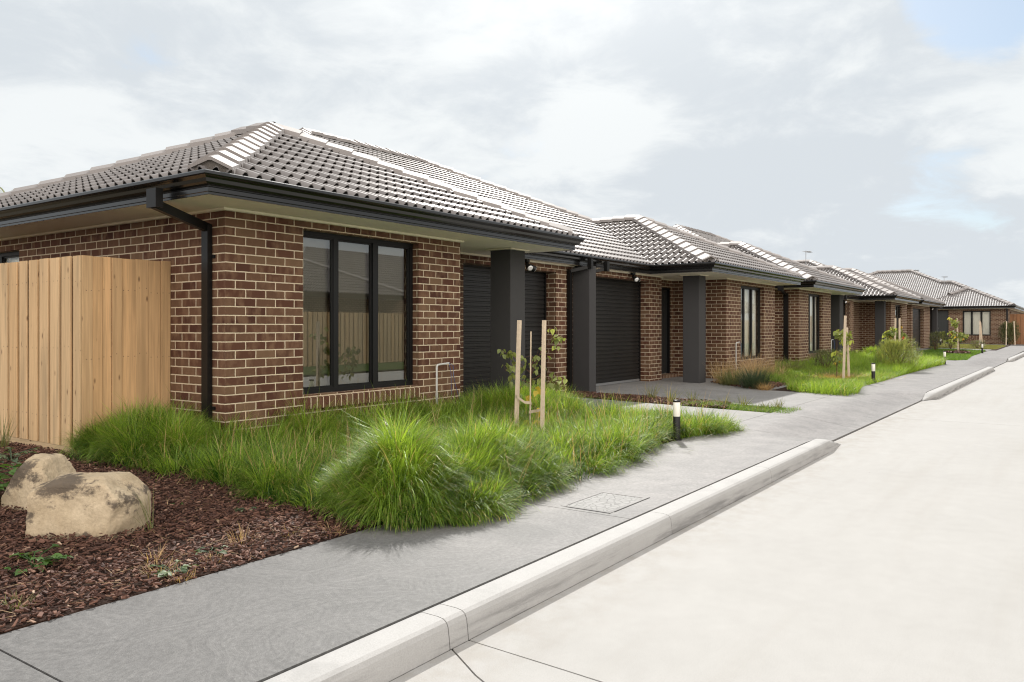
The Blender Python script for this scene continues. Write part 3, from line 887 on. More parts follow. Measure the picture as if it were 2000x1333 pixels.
m = downpipe(H, [(4.0,6.715,2.525),(4.655,6.925,2.40)], .05, .085)
m.bar((4.655,6.925,2.43), (4.655,6.925,.15), .05, .10, (0,1,0))
m.box(3.955,4.025,6.64,6.79,2.495,2.665)
for z in (2.1,.62): m.box(4.672,4.692,6.83,6.872,z,z+.03)
m.build('downpipe', M['black'], H)
m = MB(); m.bar((12.98,7.40,2.54), (12.80,7.655,2.47), .09, .06); m.bar((12.80,7.67,2.50), (12.80,7.67,.2), .10, .06, (0,1,0))
m.box(12.955,13.03,7.30,7.385,2.515,2.70)
m.build('downpipe', M['black'], H)

# ---- house 2: mirrored unit
H = thing('brick_house', (18.3, 6.68, .15), 'second brown brick unit from the near end, tan plumed grass under its front window', 'house', 'brick units along the street')
h2 = H
w = MB()
wall_run(w, (13.24,7.7), (16.934,7.7), .05, 2.60, .06, openings=[(.40,3.043,.205,2.435,.24)])
wall_run(w, (16.934,7.7), (16.934,8.02), .05, 2.60, 3.69+.06)
wall_run(w, (16.934,8.02), (18.315,8.02), .05, 2.60, .02, openings=[(.28,1.28,.29,2.38,.09)])
wall_run(w, (18.315,8.02), (18.315,6.68), .05, 2.60, .115-1.34)
wall_run(w, (18.315,6.68), (22.1,6.68), .05, 2.60, .005, openings=[(1.034,2.83,.60,2.46)])
wall_run(w, (22.1,6.68), (22.1,12.5), .05, 2.60, 3.79)
w.build('wall', M['brick'], H)
window(H, (18.315,6.68), (1,0), 1.034, 2.83, .60, 2.46, [1.58, 2.18], cover='curtain')
interior(H, 18.5, 21.9, 6.86, 10.2)
entry_door(H, (16.934,8.02), (1,0), .28, 1.28, .29, 2.38, .09, handle=False)
roller_door(H, (13.24,7.7), (1,0), .40, 3.043, .205, 2.435)
column(H, 12.99, 13.245, 7.36, 7.75, .1, 2.574, plate=False)
column(H, 16.652, 17.04, 6.68, 7.06, .1)
pl, sg = hip_wing(15.85, 22.5, 6.05, 11.5)
pl.append(([(13.1,7.45),(22.5,7.45),(15.9,YR),(13.1,YR)], (13.1,7.45), (0,1), ZG, .455))
pl.append(([(22.5,7.45),(22.5,YR+6.6),(15.9,YR)], (22.5,7.45), (-1,0), ZG, .455))
rf = build_roof(H, pl)
sg += [((19.3,10.65,zg(3.2)+.05), (17.2,12.75,zg(5.3)+.055)), ((17.2,12.75,zg(5.3)+.05), (15.9,YR,ZR+.05)), ((13.1,YR,ZR+.05), (15.95,YR,ZR+.05))]
ridges(rf, sg)
gutter(H, [(13.104,7.5),(15.9,7.5),(15.9,6.1),(22.45,6.1),(22.45,12.5)])
soffit(H, [(13.104,12.9),(13.104,7.5),(15.9,7.5),(15.9,6.1),(22.45,6.1),(22.45,12.9)])
cornice(H, [[(13.24,7.7),(16.934,7.7),(16.934,8.02),(18.315,8.02),(18.315,6.68),(22.1,6.68),(22.1,12)]])
m = MB(); m.bar((13.62,7.40,2.54), (13.40,7.64,2.47), .09, .06); m.bar((13.40,7.655,2.50), (13.40,7.655,.2), .10, .06, (0,1,0))
m.box(13.58,13.67,7.30,7.385,2.50,2.69)
m.build('downpipe', M['black'], H)
m = MB(); m.box(17.0,18.3,7.86,8.01,.15,.285)
o = m.build('doorstep', M['sillbrick'], H)

# ---- house 3
H = thing('brick_house', (24.46, 6.68, .17), 'third brown brick unit from the near end, a black downpipe on its near side wall', 'house', 'brick units along the street')
h3 = H
w = MB()
wall_run(w, (24.457,12.8), (24.457,6.68), .05, 2.60, .115-6.12)
wall_run(w, (24.457,6.68), (28.35,6.68), .05, 2.60, .005, openings=[(1.08,2.80,.58,2.47)])
wall_run(w, (28.35,6.68), (28.35,7.72), .05, 2.60, 3.9)
wall_run(w, (28.35,7.72), (32.95,7.72), .05, 2.60, .03, openings=[(1.3,4.05,.21,2.43,.24)])
w.build('wall', M['brick'], H)
window(H, (24.457,6.68), (1,0), 1.08, 2.80, .58, 2.47, [1.63, 2.22], cover='curtain')
interior(H, 24.7, 28.2, 6.86, 10.2)
roller_door(H, (28.35,7.72), (1,0), 1.3, 4.05, .21, 2.43)
column(H, 29.62, 30.12, 6.68, 7.05, .1)
pl, sg = hip_wing(23.8, 30.4, 6.05, 11.5)
pl.append(([(25.85,7.45),(33.0,7.45),(33.0,YR),(32.45,YR)], (25.85,7.45), (0,1), ZG, .455))
pl.append(([(25.85,7.45),(32.45,YR),(25.85,YR+6.6)], (25.85,7.45), (1,0), ZG, .455))
rf = build_roof(H, pl)
sg += [((28.6,10.2,zg(2.75)+.05), (32.45,YR,ZR+.05)), ((33.0,YR,ZR+.05), (32.4,YR,ZR+.05))]
ridges(rf, sg)
gutter(H, [(23.85,12.5),(23.85,6.1),(30.35,6.1),(30.35,7.5),(33.0,7.5)])
soffit(H, [(23.85,12.9),(23.85,6.1),(30.35,6.1),(30.35,7.5),(33.0,7.5),(33.0,12.9)])
cornice(H, [[(24.457,12),(24.457,6.68),(28.35,6.68),(28.35,7.72),(33,7.72)]])
m = MB(); m.bar((23.75,7.0,2.52), (24.39,7.04,2.40), .05, .09); m.bar((24.40,7.04,2.44), (24.40,7.04,.15), .07, .13, (0,1,0)); m.box(23.70,23.77,6.92,7.08,2.49,2.66)
m.build('downpipe', M['black'], H)

# ---- house 4
H = thing('brick_house', (39.37, 6.68, .18), 'fourth brown brick unit, slim front window behind the two paired stakes', 'house', 'brick units along the street')
h4 = H
w = MB()
wall_run(w, (33.2,7.7), (36.65,7.7), .05, 2.60, .06, openings=[(.3,2.85,.21,2.435,.24)])
wall_run(w, (36.65,7.7), (36.65,8.02), .05, 2.60, 3.5)
wall_run(w, (36.65,8.02), (39.366,8.02), .05, 2.60, .02, openings=[(.35,1.35,.29,2.38,.09)])
wall_run(w, (39.366,8.02), (39.366,6.68), .05, 2.60, .115-1.34)
wall_run(w, (39.366,6.68), (43.65,6.68), .05, 2.60, .005, openings=[(1.1,2.9,.60,2.46)])
wall_run(w, (43.65,6.68), (43.65,12.5), .05, 2.60, 4.3)
w.build('wall', M['brick'], H)
window(H, (39.366,6.68), (1,0), 1.1, 2.9, .60, 2.46, [1.68, 2.3], cover='curtain')
interior(H, 39.6, 43.4, 6.86, 10.2)
entry_door(H, (36.65,8.02), (1,0), .35, 1.35, .29, 2.38, .09, handle=False)
roller_door(H, (33.2,7.7), (1,0), .3, 2.85, .21, 2.435)
column(H, 32.96, 33.2, 7.36, 7.75, .1, 2.574, plate=False)
column(H, 37.797, 38.15, 6.68, 7.06, .1)
pl, sg = hip_wing(36.75, 43.3, 6.05, 11.5)
pl.append(([(33.0,7.45),(43.3,7.45),(36.7,YR),(33.0,YR)], (33.0,7.45), (0,1), ZG, .455))
pl.append(([(43.3,7.45),(43.3,YR+6.6),(36.7,YR)], (43.3,7.45), (-1,0), ZG, .455))
rf = build_roof(H, pl, lod=2)
sg += [((40.1,10.65,zg(3.2)+.05), (36.7,YR,ZR+.05)), ((33.0,YR,ZR+.05), (36.75,YR,ZR+.05))]
ridges(rf, sg)
gutter(H, [(33.004,7.5),(36.8,7.5),(36.8,6.1),(43.25,6.1),(43.25,12.5)])
soffit(H, [(33.004,12.9),(33.004,7.5),(36.8,7.5),(36.8,6.1),(43.25,6.1),(43.25,12.9)])
cornice(H, [[(33.2,7.7),(36.65,7.7),(36.65,8.02),(39.366,8.02),(39.366,6.68),(43.65,6.68),(43.65,12)]])
m = MB(); m.bar((33.55,7.40,2.54), (33.40,7.64,2.47), .09, .06); m.bar((33.40,7.655,2.50), (33.40,7.655,.2), .10, .06, (0,1,0)); m.box(33.5,33.6,7.30,7.385,2.50,2.69)
m.build('downpipe', M['black'], H)

# ---- house 5 of the row: garage at its near end
H = thing('brick_house', (44.95, 6.67, .2), 'last brown brick unit of the row, roller garage door facing the street', 'house', 'brick units along the street')
h5 = H
w = MB()
wall_run(w, (44.95,12.5), (44.95,6.67), .05, 2.60, .115-5.83)
wall_run(w, (44.95,6.67), (51.5,6.67), .05, 2.60, .005, openings=[(.42,4.15,.22,2.40,.20)])
wall_run(w, (51.5,6.67), (51.5,9.5), .05, 2.60, .1)
w.build('wall', M['brick'], H)
roller_door(H, (44.95,6.67), (1,0), .42, 4.15, .22, 2.40, .2)
column(H, 51.75, 52.2, 6.35, 6.75, .1, plate=False)
pl, sg = hip_wing(44.3, 52.7, 6.05, 12.5)
pl.append(([(44.3,7.2),(50.1,13.0),(50.1,16.5),(44.3,16.5)], (44.3,7.2), (1,0), ZG, .455))
pl.append(([(44.3,7.2),(55.9,7.2),(50.1,13.0)], (44.3,7.2), (0,1), ZG, .455))
rf = build_roof(H, pl, lod=2)
sg += [((46.4,9.3,zg(2.1)+.05), (50.1,13.0,zg(5.8)+.05)), ((54.0,9.1,zg(1.9)+.05), (50.1,13.0,zg(5.8)+.05)), ((50.1,16.5,zg(5.8)+.05), (50.1,13.0,zg(5.8)+.05))]
ridges(rf, sg)
gutter(H, [(44.35,12.5),(44.35,6.1),(52.65,6.1),(52.65,9.5)])
soffit(H, [(44.35,12.5),(44.35,6.1),(52.65,6.1),(52.65,12.5)])
cornice(H, [[(44.95,12),(44.95,6.67),(51.5,6.67)]])
m = MB(); m.bar((51.62,6.60,2.56), (51.62,6.60,.2), .09, .07, (0,1,0)); m.bar((52.7,6.2,2.52), (51.62,6.6,2.46), .09, .07)
m.build('downpipe', M['black'], H)

# ---- house 6: closes the street, facing back along it
H = thing('brick_house', (63, 3.5, .2), 'far brick house facing down the street with white blinds drawn in its window', 'house')
h6 = H
w = MB()
wall_run(w, (63,10.5), (63,3.495), .05, 2.60, .115-7.0, openings=[(2.66,3.5,.22,2.5,.12),(4.354,6.03,.74,2.45)])
wall_run(w, (63,3.495), (95,3.495), .05, 2.60, .005, openings=[(2.2,3.4,1.2,2.4)])
w.build('wall', M['brick'], H)
window(H, (63,10.5), (0,-1), 4.354, 6.03, .74, 2.45, [4.90, 5.47], cover='blind', fr=.06)
window(H, (63,3.495), (1,0), 2.2, 3.4, 1.2, 2.4, [2.8])
interior(H, 63.17, 67, 3.7, 7.0, open_x=True)
entry_door(H, (63,10.5), (0,-1), 2.66, 3.5, .22, 2.5, .1)
T65 = .455
pl = [([(62.47,3.03),(62.47,9.03),(65.47,6.03)], (62.47,3.03), (1,0), ZG, T65),
      ([(62.47,3.03),(66.6,7.16),(96,7.16),(96,3.03)], (62.47,3.03), (0,1), ZG, T65),
      ([(62.47,9.03),(70,9.03),(70,6.03),(65.47,6.03)], (62.47,9.03), (0,-1), ZG, T65),
      ([(62.5,9.0),(62.5,19.2),(69,12.7),(69,10.2),(66.6,7.8),(66.6,7.16),(65.47,6.03)], (62.5,9.0), (1,0), ZG, T65),
      ([(66.6,7.8),(69,10.2),(75,10.2),(75,7.8)], (66.6,7.8), (0,1), zg(4.1), T65)]
rf = build_roof(H, pl, lod=2)
ridges(rf, [((62.6,3.16,ZG+.08),(66.6,7.16,zg(4.13)+.05)), ((64.4,7.1,zg(1.93)+.06),(65.47,6.03,zg(3)+.06)), ((66.6,7.85,zg(4.13)+.05),(66.6,7.1,zg(4.13)+.05)),
            ((66.6,7.8,zg(4.1)+.05),(69,10.2,zg(6.5)+.05)), ((69,12.7,zg(6.5)+.05),(69,10.2,zg(6.5)+.05)), ((62.7,19,ZG+.1),(69,12.7,zg(6.5)+.05)), ((96,7.16,zg(4.13)+.05),(66.6,7.16,zg(4.13)+.05))])
gutter(H, [(62.52,10.4),(62.52,3.08),(96,3.08)])
soffit(H, [(62.52,10.4),(62.52,3.08),(96,3.08),(96,10.4)])
cornice(H, [[(63,10.4),(63,3.495),(95,3.495)]])
m = MB(); m.bar((62.95,3.52,2.56), (62.95,3.52,.2), .07, .09, (0,1,0)); m.build('downpipe', M['black'], H)
H.location.z += .08

# ------------------------------------------------------------------ FENCES
def fence(name, p0, p1, top, zb, label, mat, pitch=.104, plinth=None, lap=True):
    p0 = Vector(p0); p1 = Vector(p1); L = (p1-p0).length; t = (p1-p0)/L; inn = Vector((-t.y, t.x))
    root = thing(name, (p1.x, p1.y, zb), label, 'fence')
    T = frame_x(p0, t, inn); vs = []; fs = []; uv = []; rn = []
    base = 0
    zl = zb if plinth is None else plinth
    boards = []; a = 0.0; q = 0
    while a < L-.02:
        if lap:
            wdt = random.uniform(.160,.178) if q % 2 == 0 else random.uniform(.044,.056)
            boards.append((max(0, a-(0 if q % 2 == 0 else .03)), min(L, a+wdt+(0 if q % 2 == 0 else .03)), 0.0 if q % 2 == 0 else .030))
        else:
            wdt = random.choice((.092,.10,.118,.132,.15))*random.uniform(.97,1.03)
            boards.append((a+.0012, min(L, a+wdt-.0012), random.choice((0,.007,.015))))
        a += wdt; q += 1
    for a0, a1, d in boards:
        if a1-a0 < .015: continue
        tp = top + random.uniform(-.004,.003); b = .003
        sk = random.uniform(-.004,.004)
        P = []
        for z in (zl+.003, tp):
            k = sk if z > zl+.1 else 0
            P += [T(a0+k,d+b,z), T(a0+b+k,d,z), T(a1-b+k,d,z), T(a1+k,d+b,z), T(a1+k,d+.018,z), T(a0+k,d+.018,z)]
        vs += P
        for j in range(6): fs.append((base+j, base+(j+1)%6, base+6+(j+1)%6, base+6+j))
        r = random.random(); rn += [r]*12
        for z in (0, top-zl): uv += [(a0,z),(a0,z),(a1,z),(a1,z),(a1+.02,z),(a0-.02,z)]
        fs.append((base+6,base+7,base+8,base+9)); fs.append((base+6,base+9,base+10,base+11))
        base += 12
    o = np_mesh('palings', np.array(vs), np.array(fs), mat, root, attr=np.array(rn), uv=np.array(uv))
    # rails and posts on the far side, plinth board below
    m = MB()
    for z in (zl+.25, (zl+top)/2, top-.25): obox(m, T, 0, L, .038, .078, z, z+.07)
    m.build('rail', mat, root)
    k = max(2, int(L/2.4)+1)
    for i in range(k):
        q = MB(); a = min(L-.1, .0+i*(L-.1)/(k-1)); obox(q, T, a, a+.1, .08, .155, zb-.2, top-.03); q.build('post', mat, root)
    if plinth:
        q = MB(); obox(q, T, 0, L, .004, .03, zb-.06, plinth)
        for u in range(len(q.uv)): q.uv[u] = [(0,0),(0,L*1.2),(.18,L*1.2),(.18,0)]
        q.build('plinth_board', mat, root)
    return root
fence('paling_fence', (3.77,20), (3.77,7.60), 2.10, .13, 'pale pine paling fence running back beside the near house, plinth board at its foot', M['pine'], plinth=.285)
fence('paling_fence', (3.79,7.585), (4.684,7.585), 2.10, .13, 'short pine paling return fence between the fence corner and the brick wall', M['pine_warm'], plinth=.20, lap=False)
fence('paling_fence', (64.2,3.45), (64.2,-3.5), 2.28, .22, 'red-brown paling fence beside the far house at the street end', M['pine_red'])
fence('paling_fence', (84,-8.0), (3,-8.0), 1.95, .05, 'pine paling fence across the street, seen mirrored in the near window', M['pine'])
# house across the street (it shows in the window reflections)
H = thing('brick_house', (14, -10.5, 0), 'tiled brick house behind the fence across the street, seen only in window reflections', 'house')
w = MB(); wall_run(w, (34,-10.6), (12,-10.6), 0, 2.6, 0); w.build('wall', M['brick'], H)
def mir(x0, x1, y0, tan=.455):
    h = 5.5
    return [([(x1,y0),(x0,y0),(x0+h,y0-h),(x1-h,y0-h)], (x1,y0), (0,-1), ZG, tan), ([(x0,y0),(x0,y0-2*h),(x0+h,y0-h)], (x0,y0), (1,0), ZG, tan), ([(x1,y0-2*h),(x1,y0),(x1-h,y0-h)], (x1,y0), (-1,0), ZG, tan)]
rf = build_roof(H, mir(11.5, 26, -10.0) + mir(20, 38, -10.9) + mir(40, 58, -10.2) + mir(60, 80, -10.2), lod=2)
ridges(rf, [((11.6,-10.1,ZG+.1),(17,-15.5,zg(5.5)+.05)), ((25.9,-10.1,ZG+.1),(20.5,-15.5,zg(5.5)+.05))])
gutter(H, [(26,-10.05),(11.55,-10.05)])

# ------------------------------------------------------------------ plants: blades and leaves
def blades(base, az, L, wd, tilt, curl, rnd, seg=3, twist=None):
    N = len(az); tw = rng.uniform(-.7, .7, N) if twist is None else twist
    wx = -np.sin(az+tw); wy = np.cos(az+tw); ca = np.cos(az); sa = np.sin(az)
    P = base.copy(); V = np.zeros((N, seg+1, 2, 3)); 
    for k in range(seg+1):
        t = k/seg
        hw = wd*.5*(1-t**1.8*.93)
        off = np.stack([wx*hw, wy*hw, np.zeros(N)], 1)
        V[:,k,0] = P-off; V[:,k,1] = P+off
        ph = tilt + curl*(t+.5/seg); d = L/seg
        P = P + np.stack([ca*np.sin(ph)*d, sa*np.sin(ph)*d, np.cos(ph)*d], 1)
    idx = np.arange(N*(seg+1)*2).reshape(N, seg+1, 2)
    Fq = np.stack([idx[:,:-1,0], idx[:,:-1,1], idx[:,1:,1], idx[:,1:,0]], -1).reshape(-1,4)
    return V.reshape(-1,3), Fq, np.repeat(rnd, (seg+1)*2)

def in_poly(px, py, poly):
    poly = np.asarray(poly, float); r = np.zeros(len(px), bool); j = len(poly)-1
    for i in range(len(poly)):
        xi, yi = poly[i]; xj, yj = poly[j]
        c = ((yi > py) != (yj > py)) & (px < (xj-xi)*(py-yi)/(yj-yi+1e-12)+xi)
        r ^= c; j = i
    return r
def scatter(poly, n):
    poly = np.asarray(poly, float); lo = poly.min(0); hi = poly.max(0); out = []
    got = 0
    while got < n:
        p = rng.uniform(lo, hi, (n, 2)); p = p[in_poly(p[:,0], p[:,1], poly)]; out.append(p); got += len(p)
    return np.concatenate(out)[:n]
def vnoise(x, y, s, seed=0):
    """cheap smooth value noise"""
    x = x*s+seed*17.3; y = y*s+seed*9.1
    xi = np.floor(x); yi = np.floor(y); fx = x-xi; fy = y-yi; fx = fx*fx*(3-2*fx); fy = fy*fy*(3-2*fy)
    h = lambda a, b: np.modf(np.abs(np.sin(a*127.1+b*311.7)*43758.5453))[0]
    return (h(xi,yi)*(1-fx)+h(xi+1,yi)*fx)*(1-fy) + (h(xi,yi+1)*(1-fx)+h(xi+1,yi+1)*fx)*fy

def gauss(x, y, cx, cy, rx, ry): return np.exp(-((x-cx)/rx)**2-((y-cy)/ry)**2)

# --- the tall uncut grass in front of the near house
P1 = [(3.80,3.62),(4.2,3.42),(5.0,3.36),(5.6,3.50),(6.3,3.42),(7.1,3.50),(7.7,3.62),(8.15,3.76),(8.5,3.80),(8.8,3.66),(9.4,3.52),(9.85,3.46),(10.0,3.75),(9.75,4.2),(10.1,4.55),(9.7,4.95),(9.15,5.1),(9.0,5.45),(9.55,5.75),(9.62,6.3),(9.45,7.1),(9.0,7.4),(8.36,7.4),(8.32,6.66),(4.67,6.66),(4.62,7.5),(3.80,7.5),(3.84,6.9),(3.72,6.2),(3.86,5.6),(3.72,5.0),(3.80,4.5),(3.66,4.0)]
DOMES = [(4.12,3.80,.42,.40,.25),(4.55,4.02,.40,.36,.27),(4.95,3.72,.36,.34,.15),(5.40,4.0,.42,.36,.21),(3.85,4.15,.3,.34,.10),(6.3,3.95,.7,.36,.10),(7.8,3.95,.9,.36,.09),(9.15,6.0,.62,.72,.24),(4.15,7.15,.55,.8,.20),(9.75,4.45,.5,.3,.10),(3.95,5.4,.4,.5,.06),(6.4,6.65,2.8,.6,.19)]
def tall_grass():
    NT_ = 3000; K = 42
    c = scatter(P1, NT_)
    for dx, dy, rx, ry, k in ((4.30,3.86,.62,.56,820),(5.25,3.90,.52,.45,460),(9.15,6.0,.6,.7,360),(4.15,7.1,.5,.8,420)):
        an = rng.uniform(0, 6.283, k); rr = np.sqrt(rng.random(k))
        e = np.stack([dx+rx*rr*np.cos(an), dy+ry*rr*np.sin(an)], 1); e = e[(e[:,1] > 3.27) & (e[:,0] > 3.72) & ~((e[:,0] > 4.66) & (e[:,1] > 6.62))]
        c = np.concatenate([c, e])
    NT_ = len(c); rt = rng.uniform(.02, .055, NT_)
    p = (c[:,None,:] + rng.normal(0, 1, (NT_,K,2))*rt[:,None,None]).reshape(-1,2)
    tz = np.repeat(rng.uniform(.78, 1.18, NT_), K); th = np.repeat(rng.normal(0, .16, NT_), K); ta = np.repeat(rng.uniform(0, 6.28, NT_), K)
    cc = np.repeat(c, K, 0)
    x, y = p[:,0], p[:,1]; N = len(x)
    n1 = vnoise(x, y, 1.4, 1); n2 = vnoise(x, y, 4.5, 2); n3 = vnoise(x, y, 11, 3)
    hz = np.zeros(N); gx = np.zeros(N); gy = np.zeros(N)
    for dx, dy, rx, ry, hh in DOMES:
        e = gauss(x, y, dx, dy, rx, ry)*hh
        hz += e; gx += e*2*(x-dx)/rx**2; gy += e*2*(y-dy)/ry**2
    wob = .55+.9*vnoise(x, y, 3.6, 21); hz *= wob; gx *= wob; gy *= wob
    gx += (n2-vnoise(x+.05, y, 4.5, 2))*5; gy += (n2-vnoise(x, y+.05, 4.5, 2))*5
    edge = sstep(0, .45, x-3.66); fr = sstep(0, .30, y-3.36); tip = sstep(10.1, 9.0, x)
    L = (.235 + .12*n1 + .20*(n2-.5) + .30*hz)*tz*rng.uniform(.6, 1.15, N)
    L *= 1-.5*gauss(x, y, 7.2, 4.75, 1.0, .42)
    L *= (.66+.34*edge)*(.75+.25*fr)*(.7+.3*tip)
    az = rng.uniform(0, 2*math.pi, N)
    ox = (x-cc[:,0])/.05; oy = (y-cc[:,1])/.05
    vx = np.cos(az)*.42 + ox*.40 + gx*.95 + np.cos(ta)*.35 - .8*(1-edge)
    vy = np.sin(az)*.42 + oy*.40 + gy*.95 + np.sin(ta)*.35 - 1.0*(1-fr)
    az = np.arctan2(vy, vx); mag = np.clip(np.hypot(vx, vy), .1, 2.2)
    tilt = .04 + .36*mag*rng.uniform(.1, 1.15, N); curl = rng.uniform(.2, 2.1, N) + .5*mag*rng.uniform(.1, 1.3, N)
    rnd = np.clip(.10 + .42*rng.random(N) + .30*(n2-.5) + .20*(n3-.5) + th + .35*hz, 0, .88)
    rnd = np.where(rng.random(N) < .07, .97, rnd)
    wd = rng.uniform(.0042, .0085, N)
    tt = np.clip(((8.55-x)*.92+(3.70-y)*.40), 0, .9); keep = np.hypot(x-(8.55-tt*.92), y-(3.70-tt*.40)) > .085
    b = np.stack([x, y, gz(x, y)-.01+hz*rng.uniform(0, 1.0, N)**.6*.9], 1)
    k = keep
    return blades(b[k], az[k], L[k], wd[k], tilt[k], curl[k], rnd[k], 4)
v, f, r = tall_grass()
o = np_mesh('tall_grass', v, f, M['grass'], attr=r, smooth=True)
tag(o, 'lush uncut green grass mounding in front of the near house', 'grass', kind='stuff')

# --- seed heads and dry stems among it
# dark runners creeping out over the path edge
N = 170; px_ = rng.uniform(4.0, 9.6, N); py_ = 3.42+.1*rng.normal(0,1,N)
v, f, r = blades(np.stack([px_,py_,gz(px_,py_)+.012],1), -1.3+rng.normal(0,.7,N), rng.uniform(.08,.26,N), np.full(N,.006), rng.uniform(1.35,1.62,N), rng.uniform(-.15,.15,N), rng.uniform(0,1,N), 4)
o = np_mesh('grass_runner', v, f, M['olive'], attr=r); tag(o, 'dark creeping runners spreading from the tall grass over the path edge', 'runners', kind='stuff')
N = 420; p = scatter(P1, N); a = rng.uniform(0, 6.28, N)
v, f, r = blades(np.stack([p[:,0],p[:,1],gz(p[:,0],p[:,1])],1), a, rng.uniform(.35,.62,N), np.full(N,.006), rng.uniform(.05,.3,N), rng.uniform(.1,.8,N), rng.random(N), 4)
o = np_mesh('seed_stem', v, f, M['dry'], attr=r); tag(o, 'thin tan seed stems scattered through the tall grass', 'grass stems', kind='stuff')

# --- lawn by the second and third houses
P2 = [(15.75,3.42),(16.6,3.38),(17.4,3.55),(18.6,3.70),(19.8,3.66),(21.5,3.66),(23.5,3.70),(26,3.66),(29,3.62),(30.9,3.55),(31.1,4.0),(30.9,6.5),(30.0,7.6),(28.4,7.6),(28.3,6.64),(24.5,6.64),(24.4,8.0),(22.2,8.0),(22.1,6.64),(18.4,6.64),(18.2,5.7),(17.7,5.05),(16.5,4.75),(16.0,4.4)]
def lawn2():
    N = 62000
    p = scatter(P2, N); x, y = p[:,0], p[:,1]
    n1 = vnoise(x, y, .9, 5); n2 = vnoise(x, y, 2.7, 6)
    bare = gauss(x, y, 20.5, 4.75, 1.5, .55)
    far = sstep(23, 26, x)
    L = .12 + .10*n1 + .12*(n2-.3)*(.4+far) + .20*far + .08*sstep(5.2, 6.4, y) + .10*gauss(x, y, 16.6, 3.8, 1.2, .6)
    L *= (1-.7*bare)*rng.uniform(.6, 1.15, N)
    keep = rng.random(N) > bare*.75
    az = rng.uniform(0, 6.283, N)
    fr = sstep(3.4, 3.8, y)
    az = np.where((fr < .8) & (rng.random(N) < .6), -1.57+rng.normal(0, .6, N), az)
    rnd = np.clip(.15+.55*rng.random(N)+.35*(n2-.5)+.1*far, 0, .88)
    rnd = np.where(rng.random(N) < .03+.35*bare, .97, rnd)
    b = np.stack([x, y, gz(x, y)-.005], 1)
    k = keep
    return blades(b[k], az[k], L[k], rng.uniform(.006,.012,k.sum()), rng.uniform(.1,.5,k.sum()), rng.uniform(.3,1.2,k.sum()), rnd[k], 3)
v, f, r = lawn2()
o = np_mesh('lawn_grass', v, f, M['grass'], attr=r, smooth=True); tag(o, 'rough green lawn in front of the second and third houses', 'grass', kind='stuff')
def lawn_patch(poly, n, L0, mat, label, wd=(.01,.02)):
    p = scatter(poly, n); x, y = p[:,0], p[:,1]; n2 = vnoise(x, y, .8, 8)
    v, f, r = blades(np.stack([x,y,gz(x,y)],1), rng.uniform(0,6.28,n), L0*rng.uniform(.6,1.2,n)*(.8+.4*n2), rng.uniform(*wd,n), rng.uniform(.1,.5,n), rng.uniform(.2,1,n), np.clip(rng.random(n)*.8+.3*(n2-.5),0,1), 2)
    o = np_mesh('lawn_grass', v, f, mat, attr=r, smooth=True); tag(o, label, 'grass', kind='stuff')
lawn_patch([(34.8,3.7),(35.4,3.3),(40,3.55),(47.7,3.6),(47.9,6.0),(43,6.1),(37,6.3),(34.6,6.5)], 26000, .10, M['lawn'], 'short bright green lawn beyond the fourth house')
lawn_patch([(50.7,3.4),(58,3.3),(60.2,3.6),(60.2,8.2),(53,8.2),(52.6,6.9),(50.5,6.6)], 22000, .07, M['drylawn'], 'yellowing lawn in front of the far house', (.014,.026))
# grass in the narrow strip between the drives
p = scatter([(12.08,3.45),(12.88,3.45),(12.88,5.0),(12.5,5.3),(12.08,5.2)], 3800); n = len(p)
v, f, r = blades(np.stack([p[:,0],p[:,1],gz(p[:,0],p[:,1])-.02],1), rng.uniform(0,6.28,n), rng.uniform(.04,.11,n)*(1+.8*gauss(p[:,0],p[:,1],12.2,4.7,.3,.4)), rng.uniform(.004,.007,n), rng.uniform(.2,.8,n), rng.uniform(.2,1.2,n), np.clip(rng.random(n)*1.02,0,1), 3)
o = np_mesh('strip_grass', v, f, M['lawn'], attr=r); tag(o, 'thin grass at the street end of the mulch strip between driveways', 'grass', kind='stuff')

# --- bark mulch
def chips(poly, n, label, size=(.014,.05), lift=.03):
    p = scatter(poly, n); x, y = p[:,0], p[:,1]
    l = rng.uniform(*size, n); w = l*rng.uniform(.18,.5,n); h = rng.uniform(.003,.008,n)
    az = rng.uniform(0, 6.283, n); pit = rng.normal(0, .28, n); rol = rng.normal(0, .35, n)
    ca, sa, cp, sp, cr, sr = np.cos(az), np.sin(az), np.cos(pit), np.sin(pit), np.cos(rol), np.sin(rol)
    ex = np.stack([ca*cp, sa*cp, sp],1); ey_ = np.stack([-sa*cr+ca*sp*sr, ca*cr+sa*sp*sr, -cp*sr],1); ez = np.cross(ex, ey_)
    c = np.stack([x, y, gz(x,y)+.006+lift*rng.random(n)**1.5+.02*(vnoise(x,y,2.2,4)-.5)],1)
    taper = rng.uniform(.3, 1.0, n)[:,None]
    cor = []
    for sx, sy, sz in ((-1,-1,-1),(1,-1,-1),(1,1,-1),(-1,1,-1),(-1,-1,1),(1,-1,1),(1,1,1),(-1,1,1)):
        k = taper if sx > 0 else 1.0
        cor.append(c + ex*(sx*l/2)[:,None] + ey_*(sy*w/2)[:,None]*k + ez*(sz*h/2)[:,None])
    V = np.stack(cor, 1).reshape(-1,3); o8 = (np.arange(n)*8)[:,None,None]
    Fq = (np.array([(4,5,6,7),(0,1,5,4),(1,2,6,5),(2,3,7,6),(3,0,4,7)])[None]+o8).reshape(-1,4)
    o = np_mesh('bark_mulch', V, Fq, M['chip'], attr=np.repeat(np.clip(rng.beta(1.4,2.2,n)*1.05,0,1), 8))
    return tag(o, label, 'mulch', kind='stuff')
chips([(-.9,3.70),(3.75,3.70),(3.95,5),(3.95,7.6),(3.74,10.5),(.6,10.5),(-.9,6.5)], 70000, 'dark red-brown bark mulch around the boulders', (.012,.040))
